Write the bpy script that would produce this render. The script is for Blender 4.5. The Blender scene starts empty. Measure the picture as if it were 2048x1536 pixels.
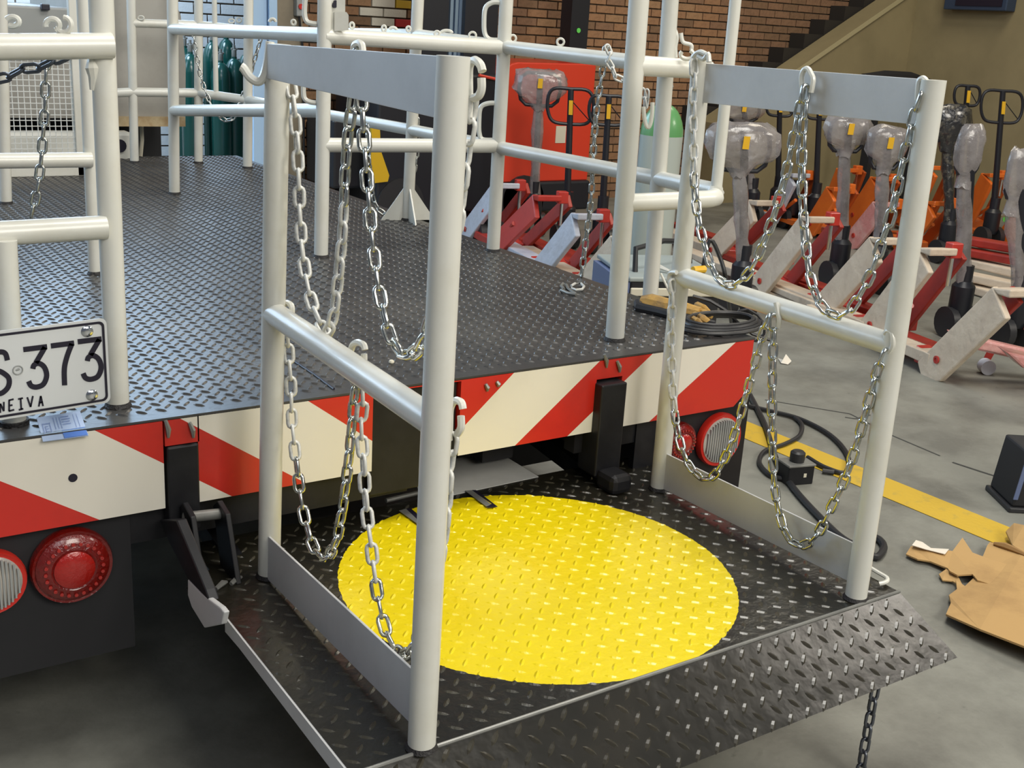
import bpy, bmesh, math, random
from mathutils import Vector as V, Matrix
random.seed(7)
S = bpy.context.scene
COL = S.collection
PI = math.pi

# ------------------------------------------------------------------ camera
F, YAW, PITCH, ROLL = 2281.706, -0.601047, 0.307034, 0.061776
CC = V((-0.843853, -1.44566, 1.577457))
_f0 = V((-math.sin(YAW), math.cos(YAW), 0)); _r0 = V((math.cos(YAW), math.sin(YAW), 0)); _u0 = V((0, 0, 1))
CW = _f0*math.cos(PITCH) - _u0*math.sin(PITCH)
_u2 = _f0*math.sin(PITCH) + _u0*math.cos(PITCH)
CR = _r0*math.cos(ROLL) + _u2*math.sin(ROLL)
CU = -_r0*math.sin(ROLL) + _u2*math.cos(ROLL)
cam = bpy.data.cameras.new('camera'); cam.sensor_width = 36; cam.lens = F*36/2048; cam.clip_start = 0.02
co = bpy.data.objects.new('camera', cam); COL.objects.link(co)
m = Matrix((CR, CU, -CW)).transposed().to_4x4(); m.translation = CC; co.matrix_world = m
S.camera = co

# ------------------------------------------------------------------ world, lights, exposure
S.view_settings.view_transform = 'Standard'; S.view_settings.look = 'None'
S.view_settings.gamma = 1; S.view_settings.use_curve_mapping = False
S.view_settings.exposure = 0.06
w = bpy.data.worlds.new('world'); S.world = w; w.use_nodes = True
bg = w.node_tree.nodes['Background']; bg.inputs[0].default_value = (0.80, 0.86, 1.0, 1); bg.inputs[1].default_value = 0.135

def area(name, loc, target, sx, sy, power, col):
    l = bpy.data.lights.new(name, 'AREA'); l.shape = 'RECTANGLE'; l.size = sx; l.size_y = sy
    l.energy = power; l.color = col
    o = bpy.data.objects.new(name, l); COL.objects.link(o); o.location = loc
    o.rotation_euler = (V(target)-V(loc)).to_track_quat('-Z', 'Y').to_euler()
    return o
area('added_light_front', (1.3, -5.8, 4.7), (1.0, 1.0, 0.5), 3.0, 2.6, 320, (1.0, 0.95, 0.85))  # unseen light added for general brightness, kept clear of ramp reflections
area('roof_lamp_right', (7.3, -3.1, 4.6), (1.4, 0.0, 0.4), 1.9, 1.3, 150, (1.0, 0.93, 0.82))
area('roof_light_mid', (1.8, 0.2, 6.4), (1.5, 1.6, 0), 3.0, 2.0, 250, (1.0, 0.97, 0.90))
area('roof_light_rear', (-2.2, -4.5, 5.0), (0.6, 0.6, 0.5), 2.5, 2.5, 60, (0.92, 0.95, 1.0))
area('roof_light_back', (6.5, 3.6, 6.2), (6.0, 5.0, 0.4), 3.0, 2.0, 150, (1.0, 0.9, 0.72))
area('daylight_gate', (-3.4, 6.0, 3.6), (1.5, 2.5, 0.7), 3.0, 3.0, 150, (0.62, 0.80, 1.0))
area('daylight_bay', (1.2, 7.9, 3.2), (2.6, 9.2, 0.8), 1.0, 1.0, 90, (0.60, 0.80, 1.0))

# ------------------------------------------------------------------ helpers: a photo point on a plane of the room
def ray(x, y): return CW + CR*((x-1024)/F) - CU*((y-768)/F)
def atz(x, y, z): d = ray(x, y); return CC + d*((z-CC.z)/d.z)
def aty(x, y, Y): d = ray(x, y); return CC + d*((Y-CC.y)/d.y)
def atx(x, y, X): d = ray(x, y); return CC + d*((X-CC.x)/d.x)
_fh = V((CW.x, CW.y, 0)).normalized()
def up(B, x, y): d = ray(x, y); return CC + d*(((B-CC).dot(_fh))/d.dot(_fh))   # point upright over/near B
def proj(P):
    d = P-CC; z = d.dot(CW); return (1024+F*d.dot(CR)/z, 768-F*d.dot(CU)/z)
def lerp(a, b, t): return a+(b-a)*t
ZP, ZD = 0.40, 0.752

class MB:
    def __init__(s): s.v = []; s.f = []; s.m = []
    def add(s, vs, fs, mi=0):
        o = len(s.v); s.v += [tuple(p) for p in vs]; s.f += [tuple(i+o for i in f) for f in fs]; s.m += [mi]*len(fs); return s
    def box(s, lo, hi, mi=0, M=None):
        x0, y0, z0 = lo; x1, y1, z1 = hi
        p = [V(q) for q in ((x0,y0,z0),(x1,y0,z0),(x1,y1,z0),(x0,y1,z0),(x0,y0,z1),(x1,y0,z1),(x1,y1,z1),(x0,y1,z1))]
        if M: p = [M @ q for q in p]
        return s.add(p, [(0,3,2,1),(4,5,6,7),(0,1,5,4),(1,2,6,5),(2,3,7,6),(3,0,4,7)], mi)
    def ring(s, c, t, r, n, ref=None):
        t = t.normalized(); a = ref if ref else (V((0,0,1)) if abs(t.z) < .9 else V((1,0,0)))
        u = t.cross(a).normalized(); w_ = t.cross(u)
        return [c + (u*math.cos(2*PI*k/n) + w_*math.sin(2*PI*k/n))*r for k in range(n)]
    def cyl(s, a, b, r, n=16, r2=None, mi=0, caps=True):
        a = V(a); b = V(b); t = b-a; r2 = r if r2 is None else r2
        vs = s.ring(a, t, r, n) + s.ring(b, t, r2, n)
        fs = [(k, (k+1) % n, n+(k+1) % n, n+k) for k in range(n)]
        if caps: fs += [tuple(range(n))[::-1], tuple(range(n, 2*n))]
        return s.add(vs, fs, mi)
    def tube(s, pts, r, n=8, closed=False, mi=0):
        pts = [V(p) for p in pts]; N = len(pts); vs = []
        T0 = None; U = None
        for i in range(N):
            if closed: t = pts[(i+1) % N]-pts[i-1]
            else: t = pts[min(i+1, N-1)]-pts[max(i-1, 0)]
            t.normalize()
            if U is None:
                a = V((0,0,1)) if abs(t.z) < .9 else V((1,0,0)); U = t.cross(a).normalized()
            else: U = (U - t*U.dot(t)).normalized()
            W_ = t.cross(U); rr = r[i] if isinstance(r, (list, tuple)) else r
            vs += [pts[i] + (U*math.cos(2*PI*k/n)+W_*math.sin(2*PI*k/n))*rr for k in range(n)]
        fs = []
        for i in range(N if closed else N-1):
            j = (i+1) % N
            fs += [(i*n+k, i*n+(k+1) % n, j*n+(k+1) % n, j*n+k) for k in range(n)]
        if not closed: fs += [tuple(range(n))[::-1], tuple(range((N-1)*n, N*n))]
        return s.add(vs, fs, mi)
    def prism(s, poly, vec, mi=0):
        poly = [V(p) for p in poly]; vec = V(vec); n = len(poly)
        vs = poly + [p+vec for p in poly]
        return s.add(vs, [tuple(range(n)), tuple(range(n, 2*n))[::-1]] + [(k, n+k, n+(k+1) % n, (k+1) % n) for k in range(n)], mi)
    def lathe(s, c, prof, n=20, axis=V((0,0,1)), mi=0):
        c = V(c); axis = V(axis).normalized(); a = V((0,0,1)) if abs(axis.z) < .9 else V((1,0,0))
        u = axis.cross(a).normalized(); w_ = axis.cross(u); vs = []
        for r, h in prof:
            vs += [c + axis*h + (u*math.cos(2*PI*k/n)+w_*math.sin(2*PI*k/n))*r for k in range(n)]
        fs = []
        for i in range(len(prof)-1):
            fs += [(i*n+k, i*n+(k+1) % n, (i+1)*n+(k+1) % n, (i+1)*n+k) for k in range(n)]
        fs += [tuple(range(n))[::-1], tuple(range((len(prof)-1)*n, len(prof)*n))]
        return s.add(vs, fs, mi)
    def mesh(s, name, mats, smooth=True, bevel=0, angle=0.6):
        me = bpy.data.meshes.new(name); me.from_pydata(s.v, [], s.f)
        if not isinstance(mats, (list, tuple)): mats = [mats]
        for q in mats: me.materials.append(q)
        me.polygons.foreach_set('material_index', s.m)
        bm = bmesh.new(); bm.from_mesh(me); bmesh.ops.recalc_face_normals(bm, faces=bm.faces)
        if bevel:
            es = [e for e in bm.edges if len(e.link_faces) == 2 and e.calc_face_angle(0) > 0.5]
            bmesh.ops.bevel(bm, geom=es, offset=bevel, segments=2, affect='EDGES', profile=0.5, clamp_overlap=True)
        bm.to_mesh(me); bm.free()
        if smooth: me.shade_smooth(); me.set_sharp_from_angle(angle=angle)
        return me
    def obj(s, name, mats, parent=None, **k):
        return link(name, s.mesh(name, mats, **k), parent)

def link(name, me, parent=None, mw=None):
    o = bpy.data.objects.new(name, me); COL.objects.link(o)
    if parent:
        o.parent = parent; o.matrix_parent_inverse = parent.matrix_world.inverted() if parent.type == 'EMPTY' else Matrix()
    if mw is not None: o.matrix_local = (parent.matrix_world.inverted() @ mw) if parent and parent.type == 'EMPTY' else mw
    if parent and parent.type == 'EMPTY' and mw is not None: o.matrix_parent_inverse = Matrix()
    return o
def thing(name, label, cat, loc=(0,0,0), group=None):
    o = bpy.data.objects.new(name, None); COL.objects.link(o); o.matrix_world = Matrix.Translation(V(loc))
    o.location = loc; o.empty_display_size = .05
    o['label'] = label; o['category'] = cat
    if group: o['group'] = group
    return o
def tag(o, label, cat, group=None):
    o['label'] = label; o['category'] = cat
    if group: o['group'] = group
    return o
def struct(o): o['kind'] = 'structure'; return o
def stuff(o): o['kind'] = 'stuff'; return o

# ------------------------------------------------------------------ materials
def mat(name, col, rough=.5, metal=0, noise=None, bump=0, bscale=60, coat=0, emit=None, alpha=1, spec=.5, trans=0):
    mt = bpy.data.materials.new(name); mt.use_nodes = True; nt = mt.node_tree; N = nt.nodes; L = nt.links
    b = N['Principled BSDF']; b.inputs['Base Color'].default_value = (*col, 1)
    b.inputs['Roughness'].default_value = rough; b.inputs['Metallic'].default_value = metal
    b.inputs['Specular IOR Level'].default_value = spec
    b.inputs['Coat Weight'].default_value = coat; b.inputs['Coat Roughness'].default_value = .12
    b.inputs['Alpha'].default_value = alpha; b.inputs['Transmission Weight'].default_value = trans
    if emit: b.inputs['Emission Color'].default_value = (*emit[0], 1); b.inputs['Emission Strength'].default_value = emit[1]
    tc = N.new('ShaderNodeTexCoord')
    if noise:   # (second colour, scale, low, high)
        c2, sc, lo, hi = noise
        n = N.new('ShaderNodeTexNoise'); n.inputs['Scale'].default_value = sc; n.inputs['Detail'].default_value = 8; n.inputs['Roughness'].default_value = .65
        L.new(tc.outputs['Object'], n.inputs['Vector'])
        r = N.new('ShaderNodeValToRGB'); r.color_ramp.elements[0].position = lo; r.color_ramp.elements[1].position = hi
        r.color_ramp.elements[0].color = (*col, 1); r.color_ramp.elements[1].color = (*c2, 1)
        L.new(n.outputs['Fac'], r.inputs['Fac']); L.new(r.outputs['Color'], b.inputs['Base Color'])
    if bump:
        n2 = N.new('ShaderNodeTexNoise'); n2.inputs['Scale'].default_value = bscale; n2.inputs['Detail'].default_value = 4
        L.new(tc.outputs['Object'], n2.inputs['Vector'])
        bp = N.new('ShaderNodeBump'); bp.inputs['Strength'].default_value = bump; bp.inputs['Distance'].default_value = .01
        L.new(n2.outputs['Fac'], bp.inputs['Height']); L.new(bp.outputs['Normal'], b.inputs['Normal'])
    return mt
M = {}
M['white'] = mat('white_paint', (.68, .675, .61), .34, noise=((.60, .58, .49), 5, .48, .8), bump=.04, bscale=30, coat=.25)
M['white_plate'] = mat('white_plate_paint', (.60, .605, .60), .45, noise=((.52, .525, .52), 6, .45, .8))
M['deck'] = mat('deck_plate_black', (.045, .044, .043), .33, noise=((.085, .08, .072), 2.2, .45, .75), bump=.06, bscale=70)
M['black'] = mat('black_paint', (.010, .010, .012), .45, noise=((.022, .022, .024), 8, .45, .8), spec=.3)
M['blackm'] = mat('black_matt', (.012, .012, .014), .7)
M['weld'] = mat('burnt_weld', (.02, .018, .018), .6, bump=.5, bscale=200)
M['red'] = mat('red_paint', (.56, .022, .012), .38, noise=((.42, .016, .010), 4, .5, .8), coat=.2)
M['bwhite'] = mat('bumper_white', (.74, .70, .60), .4, noise=((.66, .62, .52), 5, .55, .85), coat=.2)
M['zinc'] = mat('galvanised_chain', (.62, .64, .62), .24, 1.0, noise=((.42, .43, .38), 40, .45, .7))
M['chainwhite'] = mat('chain_painted_white', (.66, .66, .62), .45, .2, noise=((.45, .46, .44), 60, .5, .7))
M['chaindark'] = mat('chain_dark', (.14, .15, .17), .35, .8)
M['steel'] = mat('grey_steel', (.25, .25, .23), .4, .35, noise=((.18, .18, .17), 12, .4, .7))
M['flap'] = mat('lit_floor_grey', (.55, .55, .52), .5, noise=((.46, .46, .43), 6, .4, .7))  # pale grey that paints in the lit floor below
M['chrome'] = mat('chrome', (.75, .77, .8), .12, 1.0)
M['rubber'] = mat('black_rubber', (.02, .02, .022), .45)
M['lensred'] = mat('red_lens', (.36, .010, .006), .12, coat=.8, bump=.25, bscale=160)
M['lensdark'] = mat('dark_red_lens', (.16, .006, .004), .15, coat=.8, bump=.35, bscale=120)
M['lensclear'] = mat('clear_lens', (.55, .50, .44), .15, .4, coat=.8)
M['platewhite'] = mat('plate_white', (.62, .64, .64), .4)
M['ink'] = mat('black_ink', (.012, .010, .022), .4)
M['bluelabel'] = mat('blue_print', (.10, .22, .62), .4)
M['paper'] = mat('pale_blue_paper', (.42, .53, .74), .4)
M['greyink'] = mat('grey_ink', (.24, .32, .55), .5)
M['cab'] = mat('cab_beige', (.36, .345, .31), .5, noise=((.29, .275, .24), 5, .4, .8))
M['cabdark'] = mat('cab_grey_trim', (.30, .31, .30), .5)
M['rust'] = mat('rusty_trim', (.50, .40, .24), .6, noise=((.34, .22, .10), 12, .4, .7))
M['mesh'] = mat('white_mesh_wire', (.66, .67, .64), .45)
M['green'] = mat('dark_green_cylinder', (.004, .055, .045), .22, coat=.3, noise=((.004, .06, .05), 6, .4, .7))
M['greenlight'] = mat('light_green_shoulder', (.10, .29, .10), .35, coat=.3)
M['greycyl'] = mat('grey_cylinder', (.40, .44, .40), .35, coat=.2)
M['mortar'] = mat('mortar', (.12, .09, .06), .9, bump=.3, bscale=50)
BR = [mat('brick_%s' % n, c, .8, noise=(tuple(x*.72 for x in c), 30, .4, .75), bump=.4, bscale=60)
      for n, c in (('orange', (.32, .17, .085)), ('brown', (.245, .135, .075)), ('tan', (.34, .195, .10)), ('dull', (.21, .12, .065)))]
M['brickwhite'] = mat('brick_white', (.66, .62, .52), .7, bump=.3, bscale=60)
M['brickpale'] = mat('brick_pale', (.62, .64, .66), .7, bump=.3, bscale=60)
M['brickred'] = mat('brick_painted_red', (.48, .03, .03), .6)
M['brickyellow'] = mat('brick_painted_yellow', (.55, .36, .03), .6)
M['brickblack'] = mat('brick_painted_black', (.03, .025, .025), .6)
M['column'] = mat('column_plaster', (.26, .22, .16), .75, noise=((.20, .17, .12), 4, .4, .7))
M['jamb'] = mat('pale_blue_jamb', (.40, .58, .80), .35)
M['olive'] = mat('olive_wall', (.285, .235, .125), .8, noise=((.23, .19, .10), 1.5, .4, .7))
M['olivetrim'] = mat('olive_trim', (.40, .35, .20), .7)
M['stairdark'] = mat('stair_dark_stone', (.022, .018, .014), .8)  # dark stone of the stair steps
M['fred'] = mat('forklift_red', (.62, .045, .018), .35, coat=.3)
M['fblack'] = mat('forklift_black', (.012, .013, .018), .4)
M['fyellow'] = mat('yellow_paint', (.62, .38, .01), .45)
M['mastblue'] = mat('mast_rail_sheen', (.45, .62, .85), .2, .7)  # pale blue reflection painted into the rail colour
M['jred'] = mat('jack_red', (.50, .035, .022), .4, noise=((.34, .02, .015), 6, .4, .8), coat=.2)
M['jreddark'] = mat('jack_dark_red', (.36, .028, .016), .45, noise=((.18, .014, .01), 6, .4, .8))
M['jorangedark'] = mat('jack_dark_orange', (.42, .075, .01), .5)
M['jorange'] = mat('jack_orange', (.78, .17, .02), .4, noise=((.60, .10, .015), 4, .4, .8), coat=.2)
M['jyell'] = mat('grip_yellow', (.75, .42, .01), .4)
M['foam'] = mat('cream_foam_wrap', (.62, .52, .40), .55, noise=((.52, .42, .32), 9, .4, .7), bump=.5, bscale=25)
M['foamblue'] = mat('pale_foam_wrap', (.55, .58, .66), .4, noise=((.46, .47, .52), 9, .4, .7), bump=.5, bscale=25)
M['film'] = mat('plastic_film_wrap', (.44, .41, .40), .12, noise=((.28, .25, .24), 7, .40, .65), bump=1.0, bscale=16, coat=1.0, alpha=.55)
M['filmblack'] = mat('black_film_wrap', (.02, .02, .022), .14, noise=((.10, .09, .07), 20, .5, .6), bump=1.0, bscale=30, coat=.9)
M['filmpink'] = mat('pink_wrapped_fork', (.62, .26, .24), .28, noise=((.70, .42, .38), 10, .45, .7), bump=.5, bscale=25, coat=.5)
M['card'] = mat('cardboard', (.46, .285, .11), .75, noise=((.33, .195, .075), 5, .5, .75), bump=.1, bscale=40)
M['cardbrown'] = mat('cardboard_torn_edge', (.30, .17, .06), .8)
M['cardwhite'] = mat('cardboard_white_face', (.72, .66, .56), .7)
M['weldgrey'] = mat('welder_grey', (.30, .34, .33), .45)
M['weldblue'] = mat('welder_side_blue', (.12, .16, .30), .4)
M['ivory'] = mat('ivory_plastic', (.62, .58, .46), .4)
M['glove'] = mat('yellow_leather', (.52, .30, .07), .7, noise=((.16, .11, .07), 12, .45, .7), bump=.5, bscale=40)
M['glass'] = mat('window_daylight', (.8, .9, 1), .3, emit=((.52, .74, 1.0), 7.0))
M['sticker'] = mat('green_sticker', (.12, .62, .10), .5)
M['nylon'] = mat('white_nylon', (.60, .62, .66), .35)

def nodes(mt): return mt.node_tree.nodes, mt.node_tree.links, mt.node_tree.nodes['Principled BSDF']
# platform: black plate with the yellow painted disc
def platform_mat(name, base, base2, rough):
    mt = mat(name, base, rough, noise=(base2, 4, .45, .75), bump=.25, bscale=45, coat=.35); N, L, b = nodes(mt)
    src = b.inputs['Base Color'].links[0].from_socket
    tc = N.new('ShaderNodeTexCoord'); mp = N.new('ShaderNodeVectorMath'); mp.operation = 'SUBTRACT'; mp.inputs[1].default_value = (.535, .415, 0)
    L.new(tc.outputs['Object'], mp.inputs[0])
    fl = N.new('ShaderNodeVectorMath'); fl.operation = 'MULTIPLY'; fl.inputs[1].default_value = (1, 1, 0); L.new(mp.outputs[0], fl.inputs[0])
    ln = N.new('ShaderNodeVectorMath'); ln.operation = 'LENGTH'; L.new(fl.outputs[0], ln.inputs[0])
    nz = N.new('ShaderNodeTexNoise'); nz.inputs['Scale'].default_value = 60; L.new(tc.outputs['Object'], nz.inputs['Vector'])
    ad = N.new('ShaderNodeMath'); ad.operation = 'MULTIPLY_ADD'; ad.inputs[1].default_value = .008; L.new(nz.outputs['Fac'], ad.inputs[0]); L.new(ln.outputs['Value'], ad.inputs[2])
    lt = N.new('ShaderNodeMath'); lt.operation = 'LESS_THAN'; lt.inputs[1].default_value = .449; L.new(ad.outputs[0], lt.inputs[0])
    n3 = N.new('ShaderNodeTexNoise'); n3.inputs['Scale'].default_value = 5; L.new(tc.outputs['Object'], n3.inputs['Vector'])
    r3 = N.new('ShaderNodeValToRGB'); r3.color_ramp.elements[0].color = (.72, .56, .003, 1); r3.color_ramp.elements[1].color = (.80, .64, .006, 1)
    L.new(n3.outputs['Fac'], r3.inputs['Fac'])
    mx = N.new('ShaderNodeMix'); mx.data_type = 'RGBA'; L.new(lt.outputs[0], mx.inputs['Factor']); L.new(src, mx.inputs['A']); L.new(r3.outputs['Color'], mx.inputs['B'])
    L.new(mx.outputs['Result'], b.inputs['Base Color'])
    return mt
M['plat'] = platform_mat('platform_plate', (.010, .0095, .007), (.024, .021, .013), .30)
M['rplate'] = mat('ramp_plate', (.009, .0085, .006), .27, noise=((.022, .019, .013), 5, .45, .75), bump=.22, bscale=12, spec=.4)
M['rlug'] = mat('ramp_lug', (.035, .032, .024), .22, noise=((.06, .052, .038), 9, .45, .75))
M['lug'] = platform_mat('platform_lug', (.032, .030, .022), (.07, .062, .042), .32)
# floor: worn concrete with a yellow line
mt = mat('concrete_floor', (.225, .225, .195), .5, noise=((.135, .133, .115), 2.6, .42, .66), bump=.12, bscale=50); N, L, b = nodes(mt)
src = b.inputs['Base Color'].links[0].from_socket
tc = N.new('ShaderNodeTexCoord'); n = N.new('ShaderNodeTexNoise'); n.inputs['Scale'].default_value = 14; n.inputs['Detail'].default_value = 6; L.new(tc.outputs['Object'], n.inputs['Vector'])
r = N.new('ShaderNodeValToRGB'); r.color_ramp.elements[0].position = .70; r.color_ramp.elements[1].position = .78
L.new(n.outputs['Fac'], r.inputs['Fac'])
mx = N.new('ShaderNodeMix'); mx.data_type = 'RGBA'; mx.inputs['B'].default_value = (.09, .09, .08, 1); L.new(src, mx.inputs['A']); L.new(r.outputs['Color'], mx.inputs['Factor']); L.new(mx.outputs['Result'], b.inputs['Base Color'])
M['floor'] = mt
M['line'] = mat('floor_line_yellow', (.58, .38, .03), .5, noise=((.42, .30, .06), 14, .55, .7), bump=.1)
M['crack'] = mat('floor_joint_dark', (.06, .06, .055), .9)

# ================================================================== SETTING
MB().add([(-9,-7,0),(13,-7,0),(13,12,0),(-9,12,0)], [(0,1,2,3)]).box((-9,-7,-.1),(13,12,-.001)).obj('floor', M['floor'], smooth=False)
struct(bpy.data.objects['floor'])
# floor joints and oil marks: recessed saw cuts read as thin dark strips
def strip(pts, wd, z, mb):
    for a, b_ in zip(pts, pts[1:]):
        a = V(a); b_ = V(b_); n_ = V((-(b_-a).y, (b_-a).x, 0)).normalized()*wd/2
        mb.add([a-n_+V((0,0,z)), b_-n_+V((0,0,z)), b_+n_+V((0,0,z)), a+n_+V((0,0,z))], [(0,1,2,3)])
g = lambda x, y: atz(x, y, 0)
mb = MB(); strip([g(1530,800), g(1700,828), g(1786,872), g(1880,912)], .008, .0015, mb); strip([g(1905,925), g(1960,943), g(2020,962), g(2048,974)], .012, .0015, mb)
strip([g(1690,835), g(1712,838), g(1740,830)], .01, .0016, mb)
struct(mb.obj('trim_1', M['crack'], smooth=False))
# yellow floor line
a0, a1 = g(1470,843), g(1470,880); b0, b1 = g(2030,1060), g(1930,1085)
pa, pb = g(1500,846), g(2000,1048); qa, qb = g(1500,882), g(1940,1078)
dirL = (pb-pa).normalized(); mbl = MB()
A0 = pa-dirL*2.2; A1 = pa+dirL*4.2; wv = V((-dirL.y, dirL.x, 0)); wl = (qa-pa).dot(wv)
mbl.prism([A0+V((0,0,.001)), A1+V((0,0,.001)), A1+wv*wl+V((0,0,.001)), A0+wv*wl+V((0,0,.001))], (0,0,.0015))
o = mbl.obj('floor_line', M['line'], smooth=False); tag(o, 'yellow painted line crossing the grey concrete floor behind the tail lift', 'floor line')

# brick walls
def brick_wall(name, Y, x0, x1, z0, z1, pick, visible, bl=.205, bh=.062, j=.012):
    wl_ = MB().box((x0, Y+.012, z0), (x1, Y+.22, z1)).obj(name, M['mortar'], smooth=False); struct(wl_)
    cache = {}; rest = MB(); mats = []
    nb = 0; row = 0; z = .0
    cand = []
    while z < z1:
        x = x0 - (row % 2)*(bl+j)/2
        while x < x1:
            a, b_ = max(x, x0), min(x+bl, x1)
            if b_-a > .03: cand.append((a, b_, z))
            x += bl+j
        z += bh+j; row += 1
    for a, b_, z in cand:
        if z < z0: continue
        c = V(((a+b_)/2, Y, z+bh/2)); px = proj(c); mt_ = pick(a, z, px)
        full = abs(b_-a-bl) < .001
        jut = random.uniform(-.003, .003)
        if visible(px) and nb < 300:
            key = (mt_.name, round(b_-a, 3))
            if key not in cache:
                cache[key] = MB().box((-(b_-a)/2, -.012, -bh/2), ((b_-a)/2, .014, bh/2)).mesh('brick', mt_, smooth=False, bevel=.003)
            o_ = bpy.data.objects.new('brick', cache[key]); COL.objects.link(o_); o_.parent = wl_; o_.location = (c.x, Y+jut, c.z); nb += 1
        else:
            if mt_ not in mats: mats.append(mt_)
            rest.box((a, Y-.012+jut, z), (b_, Y+.014, z+bh), mats.index(mt_))
    if rest.v: stuff(rest.obj('brickwork', mats, wl_, smooth=False))
    return wl_
def pick_back(a, z, px):
    x, y = px
    if 795 < x < 832 and y < 62: return random.choice([M['brickred'], M['brickyellow'], M['brickblack'], M['brickred']])
    if 735 < x < 795 and y < 60 and y > (795-x)*.9-25: return M['brickwhite']
    t = random.random()
    if x > 1480: return BR[3] if t < .6 else BR[1]
    return BR[0] if t < .45 else BR[1] if t < .7 else BR[2] if t < .9 else BR[3]
def vis_back(px):
    x, y = px
    return -25 < y and ((690 < x < 1660 and y < 60) or (1020 < x < 1300 and y < 120) or (590 < x < 745 and y < 60) or (590 < x < 740 and 165 < y < 385) or (1160 < x < 1650 and y < 215))
brick_wall('wall_back', 7.3, 2.9, 9.4, 0, 3.6, pick_back, vis_back)
brick_wall('wall_bay', 9.3, 0.6, 4.2, 0, 2.3, lambda a, z, px: M['brickpale'], lambda px: 330 < px[0] < 560 and px[1] < 110 and px[1] > -25, bl=.24, bh=.085, j=.014)
# column, jamb, right and stair walls
struct(MB().box((aty(548,100,7.0).x, 7.0, 0), (aty(600,100,7.0).x+.02, 7.5, 3.6)).obj('trim_2', M['column'], smooth=False))
xj = aty(506,100,6.9).x
mb = MB(); mb.box((xj, 6.9, 0), (xj+.055, 7.02, 3.4)); mb.box((xj+.062, 6.93, 0), (xj+.12, 7.02, 3.4)); mb.box((xj+.128, 6.9, 0), (xj+.19, 7.02, 3.4))
o = mb.obj('door_1', M['jamb'], smooth=False); struct(o)
struct(MB().box((9.6, -7, 0), (9.8, 7.5, 4.2)).obj('wall_right', M['olive'], smooth=False))
D0 = aty(1440,248,6.75); D1 = aty(1820,-14,6.75)
mb = MB(); mb.prism([(D0.x, 6.75, 0), (D0.x, 6.75, D0.z), (D1.x, 6.75, D1.z), (9.6, 6.75, D1.z+.12), (9.6, 6.75, 0)], (0, .3, 0))
struct(mb.obj('wall_stair', M['olive'], smooth=False))
mb = MB(); up_ = V((-(D1-D0).z, 0, (D1-D0).x)).normalized()*.03
mb.prism([D0-up_*.6, D1-up_*.6, D1+up_*.6, D0+up_*.6], (0, -.02, 0)); o = mb.obj('trim_3', M['olivetrim'], smooth=False); struct(o)
st = thing('staircase', 'dark stone stair steps climbing against the brick wall beside the olive stair wall', 'stairs', (D0.x, 7.0, 0))
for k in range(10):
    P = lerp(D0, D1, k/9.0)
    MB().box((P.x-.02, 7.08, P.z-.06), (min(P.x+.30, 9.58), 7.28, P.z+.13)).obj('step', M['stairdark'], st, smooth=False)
# high daylight window in the far wall
wz = MB().box((-5, 9.4, 2.3), (3.1, 9.5, 4.9)).obj('window_1', M['glass'], smooth=False); struct(wz)
mb = MB()
for x in (-5, -3.4, -1.8, -.2, 1.42, 3.07): mb.box((x-.03, 9.34, 2.3), (x+.03, 9.4, 4.9))
for z in (2.32, 3.6, 4.9): mb.box((-5, 9.34, z-.03), (3.1, 9.4, z+.03))
mb.obj('window_frame', M['cabdark'], wz, smooth=False)
struct(MB().box((-9, 9.52, 0), (.6, 9.7, 2.1)).box((-9, 9.52, 4.9), (.6, 9.7, 5.4)).obj('wall_left', M['brickpale'], smooth=False))

# ================================================================== TRUCK
truck = thing('flatbed_truck', 'flatbed truck with black checker plate deck, white pipe rails and a striped bumper', 'truck', (0.4, .8, 0))
YB = .792
DX0, DX1, DY1 = -1.05, 1.53, 4.95
MB().prism([(DX0, YB, ZD-.006), (DX1, YB, ZD-.006), (DX1, DY1, ZD-.006), (DX0, DY1, ZD-.006)], (0, 0, .006)).obj('deck', M['deck'], truck, smooth=False)
def lugs(x0, x1, y0, y1, pitch, Lg, Wd, h, keep=lambda x, y: True, T=lambda p: p):
    mb = MB(); prof = [(-.5, 0, 0), (-.25, -.42, 0), (0, -.5, 0), (.25, -.42, 0), (.5, 0, 0), (.25, .42, 0), (0, .5, 0), (-.25, .42, 0)]
    ny = int((y1-y0)/pitch)+1; nx = int((x1-x0)/pitch)
    for j in range(ny*2+1):
        for i in range(nx+1):
            x = x0 + i*pitch + (j % 2)*pitch/2; y = y0 + j*pitch/2
            if x > x1 or y > y1 or not keep(x, y): continue
            a = PI/4 if j % 2 else -PI/4; c, s_ = math.cos(a), math.sin(a)
            vs = [(px*Lg, py*Wd, 0) for px, py, _ in prof] + [(-Lg*.28, 0, h), (0, 0, h*1.15), (Lg*.28, 0, h)]
            vs = [T(V((x+vx*c-vy*s_, y+vx*s_+vy*c, vz))) for vx, vy, vz in vs]
            mb.add(vs, [(0,1,8), (1,2,9,8), (2,3,10,9), (3,4,10), (4,5,10), (5,6,9,10), (6,7,8,9), (7,0,8)])
    return mb
o = lugs(DX0+.02, DX1-.02, YB+.05, DY1, .041, .029, .0085, .0030, T=lambda p: p+V((0,0,ZD))).obj('tread_lug', M['deck'], bpy.data.objects['deck'], smooth=False); stuff(o)
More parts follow.
